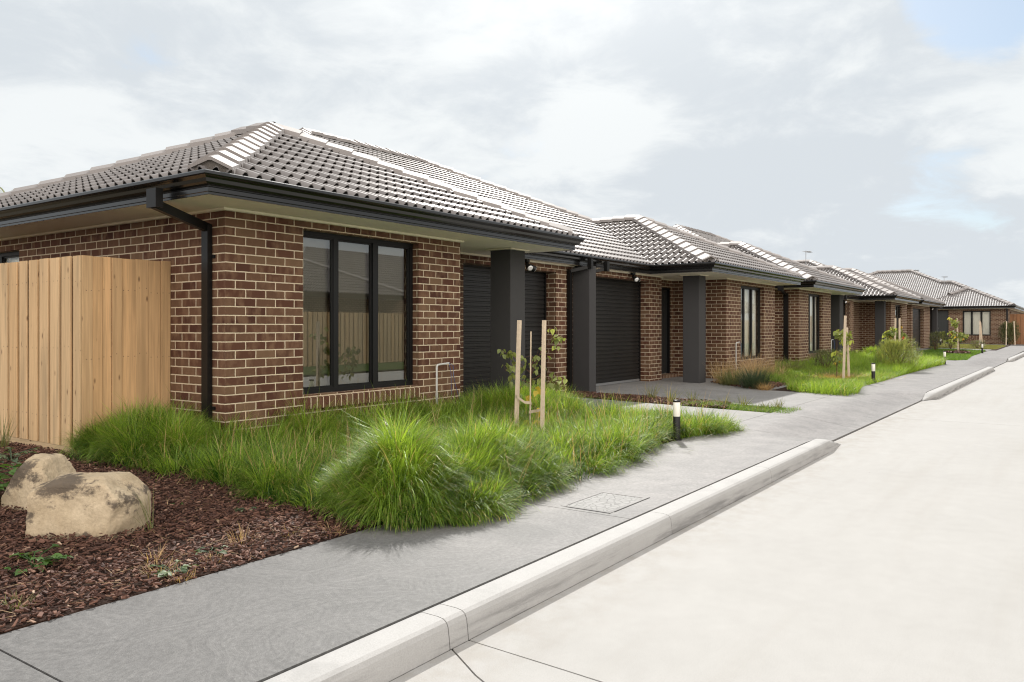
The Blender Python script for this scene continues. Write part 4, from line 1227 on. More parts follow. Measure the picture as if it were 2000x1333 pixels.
chips([(12.07,4.4),(12.9,4.6),(12.9,7.55),(12.07,7.5)], 5200, 'bark mulch strip between the two driveways', (.02,.06))
chips([(15.95,5.0),(18.1,5.1),(18.25,6.6),(17.1,6.6),(16.2,5.6)], 2600, 'bark mulch at the foot of the second house column', (.02,.05))
# stray chips on the path edge
# --- straw: dry stalks lying on the mulch
n = 330; p = scatter([(0,3.72),(3.6,3.72),(3.8,6),(1.5,6.5),(0,5)], n)
v, f, r = blades(np.stack([p[:,0],p[:,1],gz(p[:,0],p[:,1])+.03],1), rng.uniform(0,6.28,n), rng.uniform(.04,.2,n), rng.uniform(.002,.005,n), rng.uniform(1.25,1.6,n), rng.uniform(-.1,.35,n), rng.random(n), 3)
o = np_mesh('straw', v, f, M['dry'], attr=r); tag(o, 'loose pale straw stalks lying on the bark mulch', 'straw', kind='stuff')

def tuft(name, loc, n, L, wd, spread, mat, label, cat, tilt=(.05,.6), curl=(.2,1.0), group=None, seg=4, lean=None, rn=(0,1)):
    x = rng.normal(0, spread, n); y = rng.normal(0, spread, n)
    az = np.arctan2(y, x)+rng.normal(0,.5,n)
    if lean is not None: az = np.where(rng.random(n) < .6, lean+rng.normal(0,.5,n), az)
    b = np.stack([x, y, np.zeros(n)-.01], 1)
    v, f, r = blades(b, az, rng.uniform(L*.55, L, n), rng.uniform(wd*.7, wd*1.2, n), rng.uniform(*tilt, n), rng.uniform(*curl, n), rng.uniform(*rn, n), seg)
    o = np_mesh(name, v, f, mat, attr=r, smooth=True); o.location = (loc[0], loc[1], float(gz(loc[0], loc[1])))
    return tag(o, label, cat, group)

def leaf_pts(L, W, fold=.25, droop=.3, n=5):
    """a pointed oval leaf along +x; two strips folded on the midrib"""
    out = []
    for i in range(n+1):
        t = i/n; w = W/2*math.sin(math.pi*min(1, t**.75))*(1-.15*t); x = L*t; z = -droop*L*t*t
        out.append(((x,-w,z+fold*w), (x,0,z), (x,w,z+fold*w)))
    return out
def add_leaf(V, Fc, Rn, at, d, L, W, rnd, roll=0.0, **kw):
    d = Vector(d).normalized(); up = Vector((0,0,1))
    if abs(d.z) > .95: up = Vector((1,0,0))
    s = up.cross(d).normalized(); u = d.cross(s)
    s2 = s*math.cos(roll)+u*math.sin(roll); u2 = d.cross(s2)
    pts = leaf_pts(L, W, **kw); b = len(V); at = Vector(at)
    for row in pts:
        for p in row: V.append(at + d*p[0] + s2*p[1] + u2*p[2]); Rn.append(rnd)
    for i in range(len(pts)-1):
        for j in range(2): Fc.append((b+i*3+j, b+(i+1)*3+j, b+(i+1)*3+j+1, b+i*3+j+1))

def onpix(u, v, w):
    r = (u-1000)/F_; return Vector((S_*r*w+C_*w, S_*w-C_*r*w, CAM_H-(v-638.5)*w/F_))
def onground(u, v, z):
    return onpix(u, v, F_*(CAM_H-z)/(v-638.5))

def weed(name, loc, n, R_, Ls, mat, label, seed=1, up=.5, lobed=True):
    rs = random.Random(seed); V, Fc, Rn = [], [], []; st = MB()
    for i in range(n):
        a = rs.uniform(0, 6.283); rr = R_*rs.uniform(.25, 1); h = R_*up*rs.uniform(.3, 1.1)
        p = Vector((rr*math.cos(a), rr*math.sin(a), h)); q = Vector((rr*.4*math.cos(a), rr*.4*math.sin(a), h*.8))
        st.tube([(0,0,-.01), q, p], .0028, 5, False)
        rv = rs.random()
        k = 3 if lobed else 1
        for j in range(k):
            aa = a+(j-(k-1)/2)*.85; L = Ls*rs.uniform(.7,1.2)*(1 if j == (k-1)/2 else .75)
            add_leaf(V, Fc, Rn, p, (math.cos(aa), math.sin(aa), rs.uniform(-.15,.35)), L, L*.72, rv, rs.uniform(-.4,.4), droop=.35, fold=.2)
    root = thing(name, (loc[0], loc[1], float(gz(loc[0],loc[1]))), label, 'weed')
    o = np_mesh('leaves', np.array([tuple(q) for q in V]), np.array(Fc), mat, smooth=True, attr=np.array(Rn)); o.parent = root
    s = st.build('stems', mat); s.parent = root
    return root
g0 = onground(65,1110,.15); weed('leafy_weed', g0, 15, .15, .062, M['weed'], 'bright green broad-leaved weed in the mulch in front of the boulders', 3)
g0 = onground(335,1120,.14); weed('leafy_weed', g0, 13, .11, .05, M['weed_grey'], 'grey-green weed at the mulch edge beside dry straw tufts', 5, .4)
g0 = onground(410,1082,.14); weed('leafy_weed', g0, 9, .085, .042, M['weed_grey'], 'small grey-green weed near the path, right of the larger grey weed', 6, .4)
g0 = onground(480,998,.15); weed('leafy_weed', g0, 8, .06, .04, M['weed_grey'], 'little pale weed just below the tall grass edge', 7, .4)
g0 = onground(345,990,.15); weed('leafy_weed', g0, 6, .04, .03, M['weed'], 'tiny dark green weed right of the boulders', 8, .4)
weed('leafy_weed', (2.35,6.25), 34, .36, .14, M['weed'], 'big bright green leafy weed behind the rear boulder', 9, .75)
weed('leafy_weed', (2.2,7.3), 38, .50, .12, M['weed_grey'], 'sprawling dull green weed at the left frame edge below the fence', 10, .5)
weed('leafy_weed', (3.25,7.75), 22, .28, .07, M['weed_grey'], 'low grey weed at the foot of the fence corner', 11, .4)
weed('leafy_weed', (2.9,8.4), 16, .22, .08, M['weed'], 'low green weed close against the fence plinth', 12, .5)
for u, v, n, L, lb in ((310,1120,90,.11,'straw-coloured dry tuft between two grey weeds'), (350,1128,70,.09,'pale dry tuft at the path edge below the grey weed'), (415,1096,60,.08,'small dry tuft nearest the path joint of mulch and grass'), (475,1062,50,.17,'tall wispy dry tuft below the tall grass'), (650,1040,46,.11,'dry tuft where mulch, grass and path meet'), (300,1098,40,.14,'thin upright dry tuft left of the grey weed'), (560,1042,60,.07,'low orange dry tuft near the grass edge')):
    g0 = onground(u, v, .14); tuft('dry_tuft', g0, n, L, .0035, .03, M['dry'], lb, 'dry grass', (.1,1.1), (.1,1.0), 'dry tufts in the mulch')
g0 = onground(30,1190,.14); tuft('green_tuft', g0, 60, .11, .004, .02, M['strappy'], 'small olive grass tuft near the bottom left corner', 'grass tuft', (.1,.9))
tuft('green_tuft', (2.75,4.66), 14, .42, .004, .015, M['strappy'], 'lone thin grass stems rising in front of the boulder', 'grass tuft', (.15,.45), (.1,.7), lean=2.6)
tuft('green_tuft', (3.55,8.7), 46, .42, .006, .035, M['strappy'], 'upright grass tuft against the left fence', 'grass tuft', (.02,.35), (.1,.5))
tuft('green_tuft', (3.62,9.35), 30, .30, .006, .03, M['strappy'], 'short grass tuft at the left frame edge against the fence', 'grass tuft', (.02,.4), (.1,.5))
# strappy seedlings along the mulch strip
for i, (u, v, n, L, lb) in enumerate(((1273,785,46,.36,'first strappy seedling in the mulch strip, nearest the wall'), (1310,792,40,.40,'strappy seedling directly behind the near bollard light'), (1383,782,34,.28,'strappy seedling mid-strip with two arching blades'), (1413,795,40,.28,'strappy seedling with pale blades mid-strip'), (1450,796,40,.27,'strappy seedling third from the street end of the strip'), (1500,795,30,.16,'low strappy seedling near the strip end'), (1528,796,40,.22,'bright strappy seedling at the street end of the strip'))):
    g0 = onground(u, v, .13); g0.x = min(max(g0.x, 12.2), 12.8); tuft('strappy_plant', g0, n, L, .008, .03, M['strappy'], lb, 'plant', (.05,.6), (.2,.9), 'strappy seedlings in the mulch strip')
# ornamental clumps by the second house
tuft('ornamental_grass', (16.35,5.35), 900, .62, .007, .10, M['bluegrass'], 'dense blue-green grass clump at the corner of the porch slab', 'plant', (.05,.9), (.2,1.0), rn=(0,.75))
tuft('ornamental_grass', (16.7,5.95), 420, .52, .006, .10, M['strappy'], 'olive grass clump between the column and the blue-green clump', 'plant', (.05,.8), (.2,1.0), rn=(0,.6))
tuft('ornamental_grass', (17.0,6.3), 200, .72, .005, .06, M['dry'], 'tan wispy grass clump beside the second house column', 'plant', (.05,.6), (.1,.9))
tuft('ornamental_grass', (16.05,5.05), 240, .26, .007, .06, M['dry'], 'brown dead clump at the paving edge', 'plant', (.1,.9), (.2,1.2), rn=(0,.5))
tuft('ornamental_grass', (18.2,6.15), 620, 1.02, .005, .16, M['dry'], 'tan plumed grass sprawling under the second house window', 'plant', (.2,1.0), (.3,1.3), lean=-.1)
tuft('ornamental_grass', (19.6,6.25), 500, .78, .005, .22, M['dry'], 'tan feathery grass right of the sprawling plumes', 'plant', (.2,1.0), (.3,1.3), lean=.2)
tuft('ornamental_grass', (21.8,6.2), 420, .6, .008, .15, M['strappy'], 'green arching clump below the downpipe gap', 'plant', (.1,.9), (.3,1.1))
# straw mound by the second tree
tuft('straw_mound', (21.4,4.75), 2600, .26, .009, .42, M['dry'], 'low mound of straw mulch around the leaning staked sapling', 'straw mound', (.9,1.5), (.0,.6))
# shrubs further on
def shrub(name, loc, n, Hh, Rr, mat, label, L=.09, wd=.012, group=None):
    a = rng.uniform(0, 6.283, n); t = rng.random(n)**.6; ph = rng.uniform(0, 1, n)
    rr = Rr*np.sqrt(rng.random(n))*(.55+.6*np.sin(np.pi*np.clip(t,0,1)))
    lob = .75+.5*vnoise(np.cos(a)*2+3, np.sin(a)*2+t*3, 1.6, 11)
    x = rr*lob*np.cos(a); y = rr*lob*np.sin(a); z = Hh*t*(.8+.4*vnoise(x, y, 4, 3))
    v, f, r = blades(np.stack([x,y,z],1), a+rng.normal(0,.6,n), rng.uniform(L*.6,L*1.3,n), rng.uniform(wd*.7,wd*1.3,n), rng.uniform(.1,1.2,n), rng.uniform(-.2,.7,n), np.clip(rng.random(n),0,1), 2)
    zb = float(gz(loc[0],loc[1]))
    root = thing(name, (loc[0],loc[1],zb), label, 'shrub', group)
    o = np_mesh('foliage', v, f, mat, attr=r, smooth=True); o.parent = root
    s = MB()
    for i in range(7):
        aa = i*.9; s.tube([(0,0,-.03),(.3*Rr*math.cos(aa),.3*Rr*math.sin(aa),Hh*.4),(.6*Rr*math.cos(aa),.6*Rr*math.sin(aa),Hh*.8)], [.012,.008,.004], 5, False)
    b = s.build('stem', M['trunk']); b.parent = root
    return root
shrub('shrub', (25.4,4.15), 3600, .82, .55, M['shrub'], 'feathery yellow-green shrub beside the path by the second bollard', .15, .012)
shrub('shrub', (27.6,4.5), 2000, .45, .55, M['grass'], 'low green shrub just past the feathery shrub', .16, .014)
shrub('shrub', (23.6,5.7), 900, .55, .40, M['olive'], 'small olive shrub against the third house wall', .12, .014)
shrub('shrub', (30.2,5.6), 900, .5, .5, M['grass'], 'rounded green shrub near the third house column', .14, .016)
shrub('shrub', (45.9,5.7), 700, .9, .30, M['olive'], 'slim dark shrub before the last garage door', .13, .02)
shrub('shrub', (49.5,5.4), 420, .6, .28, M['olive'], 'sparse shrub on the yellow lawn, left of the tall stake', .12, .02)
shrub('shrub', (51.5,4.3), 420, .42, .42, M['olive'], 'low sparse shrub on the yellow lawn near the third bollard', .12, .02)
shrub('shrub', (61.9,3.35), 2600, 1.35, .55, M['olive'], 'bushy olive shrub between stakes before the red-brown fence', .16, .03)
shrub('shrub', (62.3,6.3), 900, .6, .45, M['weed'], 'dark low shrub under the far house window', .14, .03)
shrub('shrub', (62.3,7.3), 500, .7, .25, M['shrub'], 'yellow-green shrub beside the far front door', .14, .03)

# ------------------------------------------------------------------ SAPLINGS and stakes
def stake(p, q, w, label, group='hardwood tree stakes'):
    p = Vector(p); q = Vector(q)
    m = MB(); m.bar(p-Vector((0,0,.25)), q, w, w, (0,1,0))
    o = m.build('wooden_stake', M['stake']); return tag(o, label, 'stake', group)

def sapling(loc, trunk, branches, leaves, label, lmat, Ls=.06, trad=.009):
    """points are world positions; leaves = (pos, size factor, rnd)"""
    root = thing('young_tree', loc, label, 'tree', 'staked saplings')
    m = MB(); m.tube(trunk, [trad*(1-.45*i/(len(trunk)-1)) for i in range(len(trunk))], 7)
    tr = m.build('trunk', M['trunk'], root)
    m = MB()
    for b in branches: m.tube(b, [trad*.5*(1-.6*i/(len(b)-1)) for i in range(len(b))], 5)
    for p, s, r in leaves:
        best = None
        for b in list(branches)+[trunk]:
            for q in b:
                d = (Vector(q)-Vector(p)).length
                if best is None or d < best[0]: best = (d, Vector(q))
        if best[0] < .32: m.tube([best[1], (best[1]+Vector(p))/2+Vector((0,0,.012)), p], [trad*.22, trad*.18, trad*.13], 4, False)
    m.build('branches', M['trunk'], root)
    V, Fc, Rn = [], [], []; rs = random.Random(11)
    for p, s, r in leaves:
        for k in range(3):
            p = Vector(p)+Vector((rs.uniform(-.035,.035),rs.uniform(-.035,.035),rs.uniform(-.02,.035)))*min(k,1)
            L = Ls*s*rs.uniform(.7,1.15); a = rs.uniform(0,6.283)
            add_leaf(V, Fc, Rn, p, (math.cos(a), math.sin(a), rs.uniform(-1.6,-.2)), L, L*.74, r, rs.uniform(-.8,.8), droop=rs.uniform(.1,.4), fold=rs.uniform(.1,.4))
    np_mesh('crown', np.array([tuple(q) for q in V]), np.array(Fc), lmat, root, smooth=True, attr=np.array(Rn))
    return root

W0 = 9.32
c7 = lambda x, y, w=W0: onpix(860+x/4.444, 600+y/4.444, w)
rs = random.Random(4)
tr = [c7(778,1110), c7(775,1000), c7(782,850), c7(785,700), c7(790,560), c7(803,455), c7(800,430)]
br = [[c7(785,600), c7(830,480,9.25), c7(875,385,9.2), c7(925,335,9.2), c7(960,290,9.2), c7(970,235,9.2), c7(975,205,9.2)], [c7(780,570), c7(735,530,9.4), c7(690,480,9.45), c7(610,415,9.5), c7(540,388,9.5)],
      [c7(783,640), c7(850,605,9.2), c7(920,610,9.15), c7(965,650,9.1), c7(1040,665,9.1), c7(1085,650,9.1)], [c7(783,660), c7(720,640,9.4), c7(660,622,9.45), c7(600,610,9.5)], [c7(925,335,9.2), c7(965,330,9.2), c7(1010,345,9.15)], [c7(965,280,9.2), c7(1010,285,9.15), c7(1060,290,9.15)],
      [c7(785,520), c7(815,470,9.3), c7(830,440,9.3)], [c7(690,480,9.45), c7(640,490,9.45), c7(570,560,9.45)]]
lp = [(520,385),(552,428),(585,410),(583,447),(618,470),(548,520),(572,560),(597,540),(642,430),(613,605),(607,665),(662,628),(715,472),(742,515),(772,510),(692,552),(742,605),(712,700),(742,787),(822,655),(838,745),(806,455),(845,450),(850,535),(838,580),(905,415),(912,455),(863,368),(900,530),(898,590),(948,205),(1002,265),(1030,300),(1070,290),(995,362),(985,605),(985,640),(1032,650),(1090,640),(1068,690),(1000,690),(958,680),(866,635),(852,925),(890,945),(850,1010),(768,1005),(915,430),(1022,275),(988,290),(1045,660),(1015,645),(600,425),(730,460)]
lv = []
for x, y in lp:
    wv = W0 + (x-790)/400*-.35 + rs.uniform(-.07,.07)
    low = y > 700
    lv.append((c7(x, y-18, wv), 1.35 if low else 1.0, .97 if low and rs.random() < .8 else rs.uniform(.1,.8)))
sapling(onground(1035,850,.2), tr, br, lv, 'leafy sapling tied between two stakes in the tall near grass', M['leaf'], .078)
g1 = onground(1007,848,.2); g2 = onground(1062,852,.2)
stake((7.58,5.28,.1), onpix(1014.5,626,9.27), .038, 'left stake of the near pair, leaning a little, by the charcoal column')
stake((7.60,4.93,.1), onpix(1063,626,9.06), .036, 'right stake of the near pair, upright')
m = MB(); m.tube([onpix(1035,850,9.26), onpix(1037,648,9.26)], .008, 6)
tag(m.build('cane', M['stake']), 'thin bamboo cane standing behind the near sapling trunk', 'cane')
def strap(pts, label):
    m = MB(); pts = [Vector(p) for p in pts]
    for i in range(len(pts)-1):
        a, b = pts[i], pts[i+1]; u = Vector((0,0,.016))
        m.quad(a-u, b-u, b+u, a+u, None, True); s = Vector((.003,.003,0)); m.quad(a+u+s, b+u+s, b-u+s, a-u+s, None, True)
    return tag(m.build('tree_tie', M['cream_strap']), label, 'tie', 'sapling ties')
strap([c7(648,775,9.25), c7(668,778,9.2), c7(700,806,9.22), c7(735,828,9.24), c7(788,832,9.24), c7(795,845,9.3)], 'hessian tie sagging from the left near stake to the sapling trunk')
strap([c7(905,865,9.05), c7(890,878,9.03), c7(850,900,9.1), c7(810,905,9.18), c7(770,915,9.22), c7(768,930,9.28)], 'twisted hessian tie from the right near stake to the sapling trunk')

def random_tree(base, h, nl, spread, label, Ls, seed, mat='leaf_far', lean=(0,0)):
    rs = random.Random(seed); b = Vector(base)
    tr = [b+Vector((lean[0]*t+rs.uniform(-.01,.01), lean[1]*t, h*t-.03)) for t in (0,.25,.5,.75,1)]
    br = []; lv = []
    for i in range(9):
        t = rs.uniform(.25,.95); q = b+Vector((lean[0]*t, lean[1]*t, h*t)); a = rs.uniform(0,6.283); l = spread*rs.uniform(.5,1.1)*(1.1-.5*t)
        e = q+Vector((math.cos(a)*l, math.sin(a)*l, rs.uniform(-.05,.22))); mid = (q+e)/2+Vector((0,0,.04)); br.append([q, mid, e])
        for k in range(nl//9):
            s = rs.uniform(.3,1.05); p = q.lerp(e, s)+Vector((rs.uniform(-.07,.07), rs.uniform(-.07,.07), rs.uniform(-.1,.05)))
            lv.append((p, rs.uniform(.7,1.4), rs.random()*.93 if rs.random() < .93 else .97))
    return sapling(base, tr, br, lv, label, M[mat], Ls, .012)
z0 = .16
random_tree((20.9,4.78,z0), 1.25, 63, .5, 'leaning-staked sapling on the straw mound, large pale leaves', .11, 21)
stake(onpix(1647,742,19.2), onpix(1651,617,19.2), .05, 'near stake of the pair at the straw mound')
stake(onpix(1659,736,19.9), onpix(1654,640,19.9), .05, 'far stake of the pair at the straw mound, leaning behind the near one')
random_tree((30.2,5.1,z0), 1.25, 72, .55, 'sapling with yellow and orange leaves by the fourth house column', .12, 22)
stake(onpix(1747,702,29.0), onpix(1749,622,29.0), .055, 'left stake of the pair before the fourth house window')
stake(onpix(1757,702,30.0), onpix(1757,622,30.0), .055, 'right stake of the pair before the fourth house window')
random_tree(onground(1874,690,.17), 1.75, 63, .6, 'sparse sapling in a mulch ring on the far green lawn', .15, 23)
stake(onpix(1872,690,39.3), onpix(1869,622,39.3), .06, 'tall stake beside the sapling in the mulch ring')
stake(onpix(1914,673,50.2), onpix(1914,627,50.2), .07, 'stake before the far house window, left of its leaning twin')
stake(onpix(1919,673,50.3), onpix(1915,630,50.3), .07, 'leaning stake meeting its twin before the far house window')
stake(onpix(1965,672,52.2), onpix(1966,628,52.2), .06, 'left stake around the bushy olive shrub')
stake(onpix(1983,672,51.8), onpix(1980.5,628,51.8), .06, 'right stake around the bushy olive shrub')
random_tree((36.5,5.9,.2), 1.1, 54, .45, 'small sapling with hanging pale leaves before the last garage door', .13, 25)
gm = onground(1871,691,.17)
chips([(gm.x+1.3*math.cos(a), gm.y+.55*math.sin(a)) for a in np.linspace(0, 6.0, 9)], 900, 'dark mulch ring around the sapling on the far lawn', (.05,.14), .12)
for p, lb in (((31.0,4.9,.62),'orange flower head low by the fourth house column'), ((32.6,5.1,1.0),'orange-red flower head by the right stake of the fourth house')):
    m = MB()
    for i in range(26):
        a = random.uniform(0,6.28); e = random.uniform(-.6,1.4); d = Vector((math.cos(a)*math.cos(e), math.sin(a)*math.cos(e), math.sin(e)))
        m.bar(Vector(p)+d*.01, Vector(p)+d*.07, .02, .008)
    m.tube([Vector(p), (p[0]-.05, p[1]+.05, .15)], .006, 5)
    tag(m.build('flower', M['red_flower']), lb, 'flower')

# ------------------------------------------------------------------ BOLLARD LIGHTS
def bollard():
    root = thing('bollard_light', (0,0,0), '', 'bollard light', 'garden bollard lights along the path')
    m = MB(); m.lathe([(.041,-.03),(.041,.268),(.038,.272)], n=24); m.build('post', M['black']).parent = root
    m = MB(); m.lathe([(.037,.270),(.040,.276),(.040,.432),(.037,.438)], n=24); m.build('diffuser', M['opal']).parent = root
    m = MB(); m.lathe([(.0405,.436),(.042,.439),(.042,.454),(.038,.459),(.0,.460)], n=24); m.build('cap', M['black']).parent = root
    m = MB(); m.lathe([(.062,-.01),(.062,.006),(.058,.010),(.042,.011)], n=24); m.build('base_plate', M['black']).parent = root
    return root
b0 = bollard()
spots = [((8.55,3.70),'nearest bollard light, at the tip of the tall grass'), ((19.85,3.74),'second bollard light, in the lawn beside the staked sapling'), ((30.95,3.56),'third bollard light, where the feathery shrub bank ends'), ((44.4,3.5),'fourth bollard light, at the corner of the far green lawn'), ((62.0,3.45),'fifth bollard light, in front of the bushy olive shrub'), ((55.5,6.6),'bollard light at the back of the yellow lawn'), ((53.2,7.1),'bollard light beside the last house column')]
for i, ((x, y), lb) in enumerate(spots):
    if i == 0: o = b0
    else:
        o = b0.copy(); COL.objects.link(o)
        for ch in b0.children:
            c = ch.copy(); COL.objects.link(c); c.parent = o
    o.location = (x, y, float(gz(x, y))); o['label'] = lb

# ------------------------------------------------------------------ TAPS, LIGHTS, AERIALS, PIT LID
def tap(x, y, h, label, mat=None):
    zb = float(gz(x, y)); root = thing('garden_tap', (x, y, zb), label, 'tap', 'white standpipes against the fronts')
    m = MB(); m.tube([(x,y,zb-.05),(x,y,zb+h*.45),(x,y,zb+h-.03),(x+.008,y,zb+h-.008),(x+.03,y,zb+h)], .0125, 10)
    m.tube([(x+.03,y,zb+h),(x+.24,y,zb+h+.012)], .0125, 10); m.tube([(x,y,zb+h*.45),(x,y,zb+h*.52)], .017, 10)
    m.build('pipe', M['white'], root)
    m = MB(); m.tube([(x+.23,y-.012,zb+h+.012),(x+.29,y-.03,zb+h-.02),(x+.30,y-.03,zb+h-.16),(x+.36,y-.02,zb+h-.30),(x+.47,y-.0,zb+h-.48)], .004, 6)
    m.tube([(x+.24,y-.01,zb+h),(x+.25,y-.03,zb+h-.12),(x+.255,y-.03,zb+h-.34),(x+.27,y-.03,zb+h-.5)], .003, 6)
    m.build('cord', M['blue'], root)
tap(7.728, 6.60, .76, 'white pipe standpipe with blue cord under the near house pier')
tap(18.72, 6.58, .86, 'white standpipe rising from the tan plumes at the second house')
tap(28.0, 6.58, .80, 'white standpipe at the end of the third house front wall')
def flood(x, y, label, s=1.0):
    root = thing('security_light', (x, y, ZS), label, 'light', 'twin security floodlights under the eaves')
    m = MB(); m.lathe([(.0,-.055),(.05,-.05),(.055,-.03),(.055,.0)], (x,y,ZS-.001), 16); m.tube([(x,y,ZS-.05),(x-.02,y-.02,ZS-.10)], .018, 8); m.tube([(x,y,ZS-.05),(x+.06,y-.0,ZS-.10)], .018, 8)
    m.build('mount', M['black'], root)
    for k, d in ((0, Vector((-.35,-.75,-.52))), (1, Vector((.75,-.45,-.5)))):
        d.normalize(); c = Vector((x-.02,y-.02,ZS-.09)) if k == 0 else Vector((x+.07,y,ZS-.10))
        m = MB(); m.tube([c-d*.03, c, c+d*.05, c+d*.11, c+d*.125], [.018,.032,.050,.056,.056], 16)
        h = m.build('lamp_head', M['black'], root)
        m = MB(); m.tube([c+d*.124, c+d*.131, c+d*.138], [.051,.048,.03], 16); o = m.build('lens', M['lens'], h); o.matrix_parent_inverse = Matrix.Identity(4)
flood(11.25, 7.6, 'twin floodlight under the near garage eave, beside the tall column')
flood(15.28, 7.6, 'twin floodlight above the second garage door')
flood(34.2, 7.58, 'twin floodlight under the third garage eave')
flood(50.4, 6.5, 'twin floodlight under the last garage eave')
def aerial(x, y, z0, z1, label, n=7, L=.9):
    root = thing('tv_aerial', (x, y, z0), label, 'aerial', 'roof aerials')
    m = MB(); m.tube([(x,y,z0-.4),(x,y,z1)], .018, 6); m.build('mast', M['galv'], root)
    m = MB(); m.tube([(x-.05,y,z1-.03),(x+L,y,z1-.03)], .012, 5)
    for i in range(n): m.tube([(x+.05+i*(L-.1)/(n-1),y-.22+.015*i,z1-.03),(x+.05+i*(L-.1)/(n-1),y+.22-.015*i,z1-.03)], .007, 4)
    m.build('elements', M['galv'], root)
for u, vt, vb, w, lb in ((1222,426,440,26,'aerial low behind the second house ridge'), (1574,490,512,42,'tall aerial on the fourth house roof'), (1788,527,537,58,'aerial on the main ridge of the far house'), (1844,540,553,58,'aerial on the lower ridge of the far house'), (488,252,262,15.5,'aerial tip behind the near house ridge')):
    p = onpix(u, vt, w); q = onpix(u, vb, w); aerial(p.x, p.y, q.z, p.z, lb)

# footpath pit lid with a crazy-paving pattern
root = thing('pit_lid', (5.22, 2.82, .13), 'rectangular crazy-paved pit lid set in the footpath', 'pit lid')
zt = float(gz(5.2,2.8))+.003
m = MB(); x0, x1, y0, y1 = 4.925, 5.535, 2.625, 3.03
for a in ((x0,x1,y0,y0+.03),(x0,x1,y1-.03,y1),(x0,x0+.03,y0+.03,y1-.03),(x1-.03,x1,y0+.03,y1-.03)): m.box(*a, zt-.02, zt)
m.build('frame', M['path'], root)
def lid_mat():
    t = NT('crazy_paving'); p = t.pos()
    vo = t.n('ShaderNodeTexVoronoi', feature='DISTANCE_TO_EDGE', ins={'Scale': 17.0}); t.t.links.new(t.mapping(p, (1,1.15,0)), vo.inputs['Vector'])
    k = t.n('ShaderNodeMapRange', ins={'Value': vo.outputs[0], 'From Min': .02, 'From Max': .07}).outputs[0]
    c = t.mix(k, (.12,.119,.116), t.mix(t.noise(p, 8, 4), (.175,.173,.168), (.23,.227,.221)))
    return t.done(t.pbsdf(c, .65, .35, t.bump(k, .5, .004)))
m = MB(); m.box(x0+.034, x1-.034, y0+.034, y1-.034, zt-.02, zt-.002); m.build('lid', lid_mat(), root)
m = MB()
m.box(x0-.008,x0-.003,y0-.004,y1-.05,zt-.02,zt+.0005); m.box(x0+.05,x1+.01,y0-.009,y0-.003,zt-.02,zt+.0005)
m.build('gap', simple('lid_gap', (.07,.069,.067), .9, .2), root)

# ------------------------------------------------------------------ BOULDERS
def rock(loc, dims, rotz, planes, seed, label, sub=6):
    bm_v = []
    import bmesh
    bm = bmesh.new(); bmesh.ops.create_icosphere(bm, subdivisions=sub, radius=1.0)
    for v in bm.verts:
        p = v.co.copy(); q = Vector((math.copysign(abs(p.x)**.5, p.x), math.copysign(abs(p.y)**.5, p.y), math.copysign(abs(p.z)**.5, p.z)))
        for n, d in planes:
            n = Vector(n).normalized(); e = q.dot(n)-d
            if e > 0: q -= n*e*.88
        v.co = q
    for k in range(14): bmesh.ops.smooth_vert(bm, verts=bm.verts[:], factor=.5, use_axis_x=True, use_axis_y=True, use_axis_z=True)
    for v in bm.verts:
        q = v.co
        w = Vector((q.x*dims[0], q.y*dims[1], q.z*dims[2])); s = Vector((seed*3.1, seed*1.7, 0))
        nn = w.normalized() if w.length > 0 else w
        w += nn*(.017*mnoise.noise(w*4+s) + .014*mnoise.noise(w*11+s) + .006*mnoise.noise(w*30+s) + .003*mnoise.noise(w*75+s))
        v.co = w
    me = bpy.data.meshes.new('boulder'); bm.to_mesh(me); bm.free()
    me.polygons.foreach_set('use_smooth', [True]*len(me.polygons)); me.materials.append(M['rock'])
    o = bpy.data.objects.new('boulder', me); COL.objects.link(o); o.location = loc; o.rotation_euler = (0,0,rotz)
    return tag(o, label, 'boulder', 'garden boulders')
# x axis of each rock lies across the view
ang = math.atan2(-C_, S_)
rock(onpix(172, 1003, 4.98), (.33,.24,.24), ang, [((-.75,-.1,.9),1.08),((.85,0,.75),1.02),((0,-1,.1),.86),((-1,-.2,.1),.95),((.95,-.4,-.2),1.0)], 1, 'front sandstone boulder with dark stained face in the bark mulch')
rock(onpix(76, 976, 5.62), (.215,.20,.31), ang-.1, [((-.8,-.2,.75),.80),((.85,.1,.6),.95),((-.2,-1,.1),.85)], 2, 'rear sandstone boulder leaning behind the front one')

# ------------------------------------------------------------------ PALM behind the near house
root = thing('palm_tree', (13.7, 32.7, 0), 'palm fronds poking above the near roof at the left frame edge', 'tree')
m = MB(); m.tube([(13.7,32.7,-.1),(13.75,32.7,2.5),(13.7,32.7,5.7)], [.25,.2,.18], 12); m.build('trunk', M['palmtrunk'], root)
V, Fc, Rn = [], [], []
for i in range(22):
    a = i*2.4; el = .25+1.1*((i*7) % 22)/22; L = 1.5
    for k in range(14):
        t = k/14; r = L*t
        c = Vector((13.7+math.cos(a)*r*math.cos(el), 32.7+math.sin(a)*r*math.cos(el), 5.7+r*math.sin(el)-.35*t*t*L))
        for s in (-1, 1):
            d = Vector((math.cos(a+s*.7), math.sin(a+s*.7), math.sin(el)*.8-.3*t)); add_leaf(V, Fc, Rn, c, d, .55*(1-.5*t), .035, random.random(), 0, droop=.3, n=3)
np_mesh('crown', np.array([tuple(q) for q in V]), np.array(Fc), M['palm'], root, attr=np.array(Rn))

# ------------------------------------------------------------------ CAMERA
cam = bpy.data.cameras.new('camera'); co = bpy.data.objects.new('camera', cam); COL.objects.link(co)
co.location = (0, 0, CAM_H); co.rotation_euler = (R(90), 0, R(35.094-90))
cam.sensor_width = 36; cam.lens = 36*F_/2000; cam.shift_y = (638.5-666.5)/2000; cam.clip_start = .05; cam.clip_end = 3000
SC.camera = co

